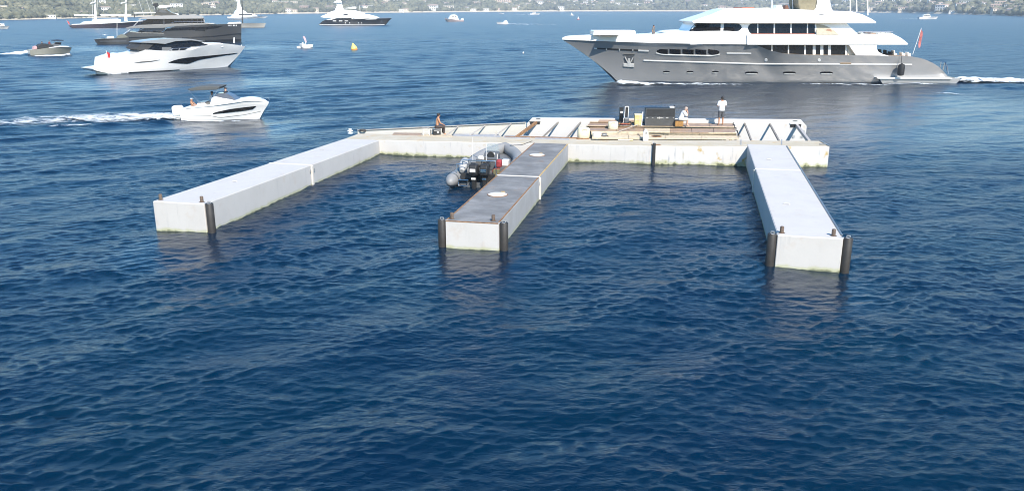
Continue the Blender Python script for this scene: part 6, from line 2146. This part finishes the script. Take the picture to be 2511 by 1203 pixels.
left, right = tube_path(1), tube_path(-1)
path = left[:-1] + [(RL - 0.28, 0.0, 0.72)] + right[:-1][::-1]
rad = [TR] * len(path)
MB().tube(path, rad, 18).build('inflatable_tube', M_TUBE, RIB, smooth=60)
for side, pth in ((1, left), (-1, right)):
    p0, p1 = Vector(pth[0]), Vector(pth[0]) - Vector((0.55, 0, 0.03))
    MB().tube([p0, p0.lerp(p1, 0.4), p0.lerp(p1, 0.8), p1], [TR, TR * 0.92, TR * 0.62, TR * 0.3], 18).build('tube_cone', M_TUBE, RIB, smooth=60)
    MB().tube([p0 - Vector((0.02, 0, 0)), p0 + Vector((0.08, 0, 0))], TR + 0.012, 18).build('tube_band', M_DARKGREY, RIB, smooth=60)
    for i in (6, 11, 15):
        q = Vector(pth[i])
        MB().tube([q - Vector((0.05, 0, 0)), q + Vector((0.05, 0, 0))], TR + 0.01, 18).build('tube_band', M_DARKGREY, RIB, smooth=60)
    MB().tube([Vector(pth[i]) + Vector((0, side * (TR * 0.72), TR * 0.74)) - Vector((0, 0, 0.03 if i % 3 == 0 else 0.0)) for i in range(1, 19)], 0.012, 6).build('grab_line', M_BLACK, RIB)
# rigid hull under the tubes
hv, hf = [], []
for i in range(13):
    u = i / 12
    x = RL * 0.96 * u - 0.2
    w = (RW - 0.12) * (1 - max(0, (u - 0.5) / 0.5) ** 2.2) + 0.01
    kz = -0.35 + 0.75 * max(0, (u - 0.55) / 0.45) ** 2
    hv += [(x, -w, 0.22 + 0.3 * max(0, (u - 0.5) / 0.5)), (x, 0, kz), (x, w, 0.22 + 0.3 * max(0, (u - 0.5) / 0.5))]
for i in range(12):
    for j in range(2):
        a = 3 * i + j
        hf.append([a, a + 1, a + 4, a + 3])
    hf.append([3 * i, 3 * i + 2, 3 * i + 5, 3 * i + 3])
hf += [[0, 1, 2], [36, 37, 38]]
link_mesh('rigid_hull', hv, hf, M_DARKGREY, RIB, smooth=30)
MB().slab([(0.1, 0.20), (5.2, 0.24), (5.2, 0.30), (0.1, 0.26)], 0.78, 0).build('deck_floor', mat('dark_rubber_deck', (0.10, 0.095, 0.09), 0.8, var=0.2), RIB)
MB().slab([(4.4, 0.30), (5.6, 0.42), (5.5, 0.55), (4.4, 0.50)], [0.62, 0.25, 0.25, 0.62], 0).build('bow_locker', M_MIDGREY, RIB, bevel=0.04)
MB().box((0.02, 0, 0.32), (0.12, 1.6, 0.5)).build('transom', M_BLACK, RIB, bevel=0.02)
# console with instruments and screen
CS = MB().slab([(2.55, 0.28), (3.25, 0.28), (3.15, 0.95), (2.95, 1.12), (2.70, 1.05), (2.55, 0.8)], 0.36, -0.05).build('console', M_DARKGREY, RIB, bevel=0.05)
MB().slab([(2.98, 1.10), (3.16, 0.98), (3.06, 1.42), (3.02, 1.42)], [0.34, 0.34, 0.26, 0.26], -0.05).build('windscreen', mat('clear_screen', (0.35, 0.42, 0.45), 0.05, spec=0.8, alpha=0.3), CS)
MB().lathe((2.60, -0.05, 0.95), [(0.16, -0.012), (0.18, 0.0), (0.16, 0.012)], 18, 'X').build('steering_wheel', M_BLACK, CS)
for y in (-0.2, 0.08):
    MB().lathe((2.66, y, 1.02), [(0.05, -0.03), (0.05, 0.02)], 12, 'X').build('dial', M_WHITE, CS)
# jockey seats
for x in (1.15, 1.85):
    st = MB().box((x, 0.12, 0.48), (0.52, 0.34, 0.42)).build('jockey_seat', M_DARKGREY, RIB, bevel=0.06)
    MB().box((x, 0.12, 0.74), (0.56, 0.38, 0.12)).build('seat_pad', M_BLACK, st, bevel=0.05)
    MB().box((x - 0.27, 0.12, 0.92), (0.08, 0.34, 0.30)).build('backrest', M_MIDGREY, st, bevel=0.04)
MB().ball((1.5, 0.2, 0.98), (0.2, 0.16, 0.14), 12, 8).build('white_bag', M_WHITE, RIB, smooth=180)
MB().box((2.2, -0.55, 0.66), (0.34, 0.26, 0.36)).build('red_jacket', mat('dark_red_cloth', (0.30, 0.035, 0.04), 0.8, var=0.4, scale=9), RIB, bevel=0.08)
MB().box((1.2, -0.62, 0.44), (0.5, 0.3, 0.30)).build('red_fuel_tank', mat('red_brown_paint', (0, 0, 0)), RIB, bevel=0.05)
MB().slab([(0.6, 0.3), (1.0, 0.3), (0.95, 0.62), (0.7, 0.66)], 0.16, -0.72).build('olive_bag', mat('olive_bag_cloth', (0.13, 0.12, 0.06), 0.9), RIB, bevel=0.05)
MB().box((3.8, -0.55, 0.44), (0.4, 0.34, 0.28)).build('white_box', M_WHITE, RIB, bevel=0.03)
# stainless A-frame and roll bar
AF = MB().tube([(0.25, -0.82, 0.45), (0.30, -0.78, 1.08), (0.30, 0.78, 1.08), (0.25, 0.82, 0.45)], 0.028, 10).build('roll_bar', M_CHROME, RIB, smooth=50)
for y in (-0.5, -0.12, 0.5):
    MB().tube([(0.30, y, 1.08), (0.32, y, 0.78)], 0.02, 8).build('strut', M_CHROME, AF, smooth=50)
for y in (-0.42, 0.28):
    MB().box((0.26, y, 0.90), (0.10, 0.24, 0.20)).build('lamp_box', M_BLACK, AF, bevel=0.02)
    MB().box((0.205, y, 0.90), (0.015, 0.26, 0.03)).build('lamp_trim', M_CHROME, AF)
MB().tube([(0.3, 0.3, 1.08), (0.3, 0.3, 2.1)], [0.012, 0.005], 6).build('aerial', M_WHITE, AF)
MB().tube([(0.3, -0.35, 1.08), (0.3, -0.35, 1.9)], [0.012, 0.005], 6).build('aerial', M_WHITE, AF)
# grey padded fender bag on the port quarter
MB().tube([(0.15, 0.80, 0.62), (0.45, 0.80, 0.80), (0.95, 0.82, 0.86), (1.25, 0.82, 0.80)], [0.10, 0.22, 0.24, 0.12], 14).build('grey_fender', mat('pale_grey_vinyl', (0.40, 0.40, 0.39), 0.5), RIB, smooth=60)
MB().tube([(0.0, 1.0, 0.35), (0.0, 1.0, 0.95), (0.0, 0.5, 1.0)], 0.02, 8).build('rail', M_CHROME, RIB, smooth=50)
MB().box((-0.18, 0.62, 0.32), (0.36, 0.5, 0.05)).build('boarding_step', M_CHROME, RIB, bevel=0.01)
MB().tube([(-0.34, 0.4, 0.34), (-0.36, 0.4, 0.08), (-0.36, 0.84, 0.08), (-0.34, 0.84, 0.34)], 0.018, 8).build('ladder', M_CHROME, RIB, smooth=50)
# two outboards
for y, w_ in ((0.10, M_WHITE), (-0.40, M_CHROME)):
    cw = MB().slab([(-0.62, 0.62), (-0.60, 0.98), (-0.45, 1.06), (-0.10, 1.02), (-0.04, 0.66), (-0.15, 0.56), (-0.5, 0.54)], 0.19, y).build('outboard_cowl', M_BLACK, RIB, bevel=0.07)
    MB().box((-0.625, y, 0.80), (0.03, 0.26, 0.14)).build('white_band', w_, cw, bevel=0.01)
    MB().slab([(-0.48, 0.56), (-0.18, 0.56), (-0.22, -0.3), (-0.42, -0.3)], 0.09, y).build('outboard_leg', M_BLACK, cw, bevel=0.03)
    MB().box((-0.46, y, 0.42), (0.06, 0.20, 0.08)).build('white_band', w_, cw, bevel=0.01)
# mooring line to the pontoon
_a = Vector((5.8, -0.4, 0.95))
MB().tube([_a, _a + Vector((0.6, -0.5, -0.05)), _a + Vector((1.0, -1.0, 0.1))], 0.015, 6).build('mooring_line', M_BLACK, RIB)
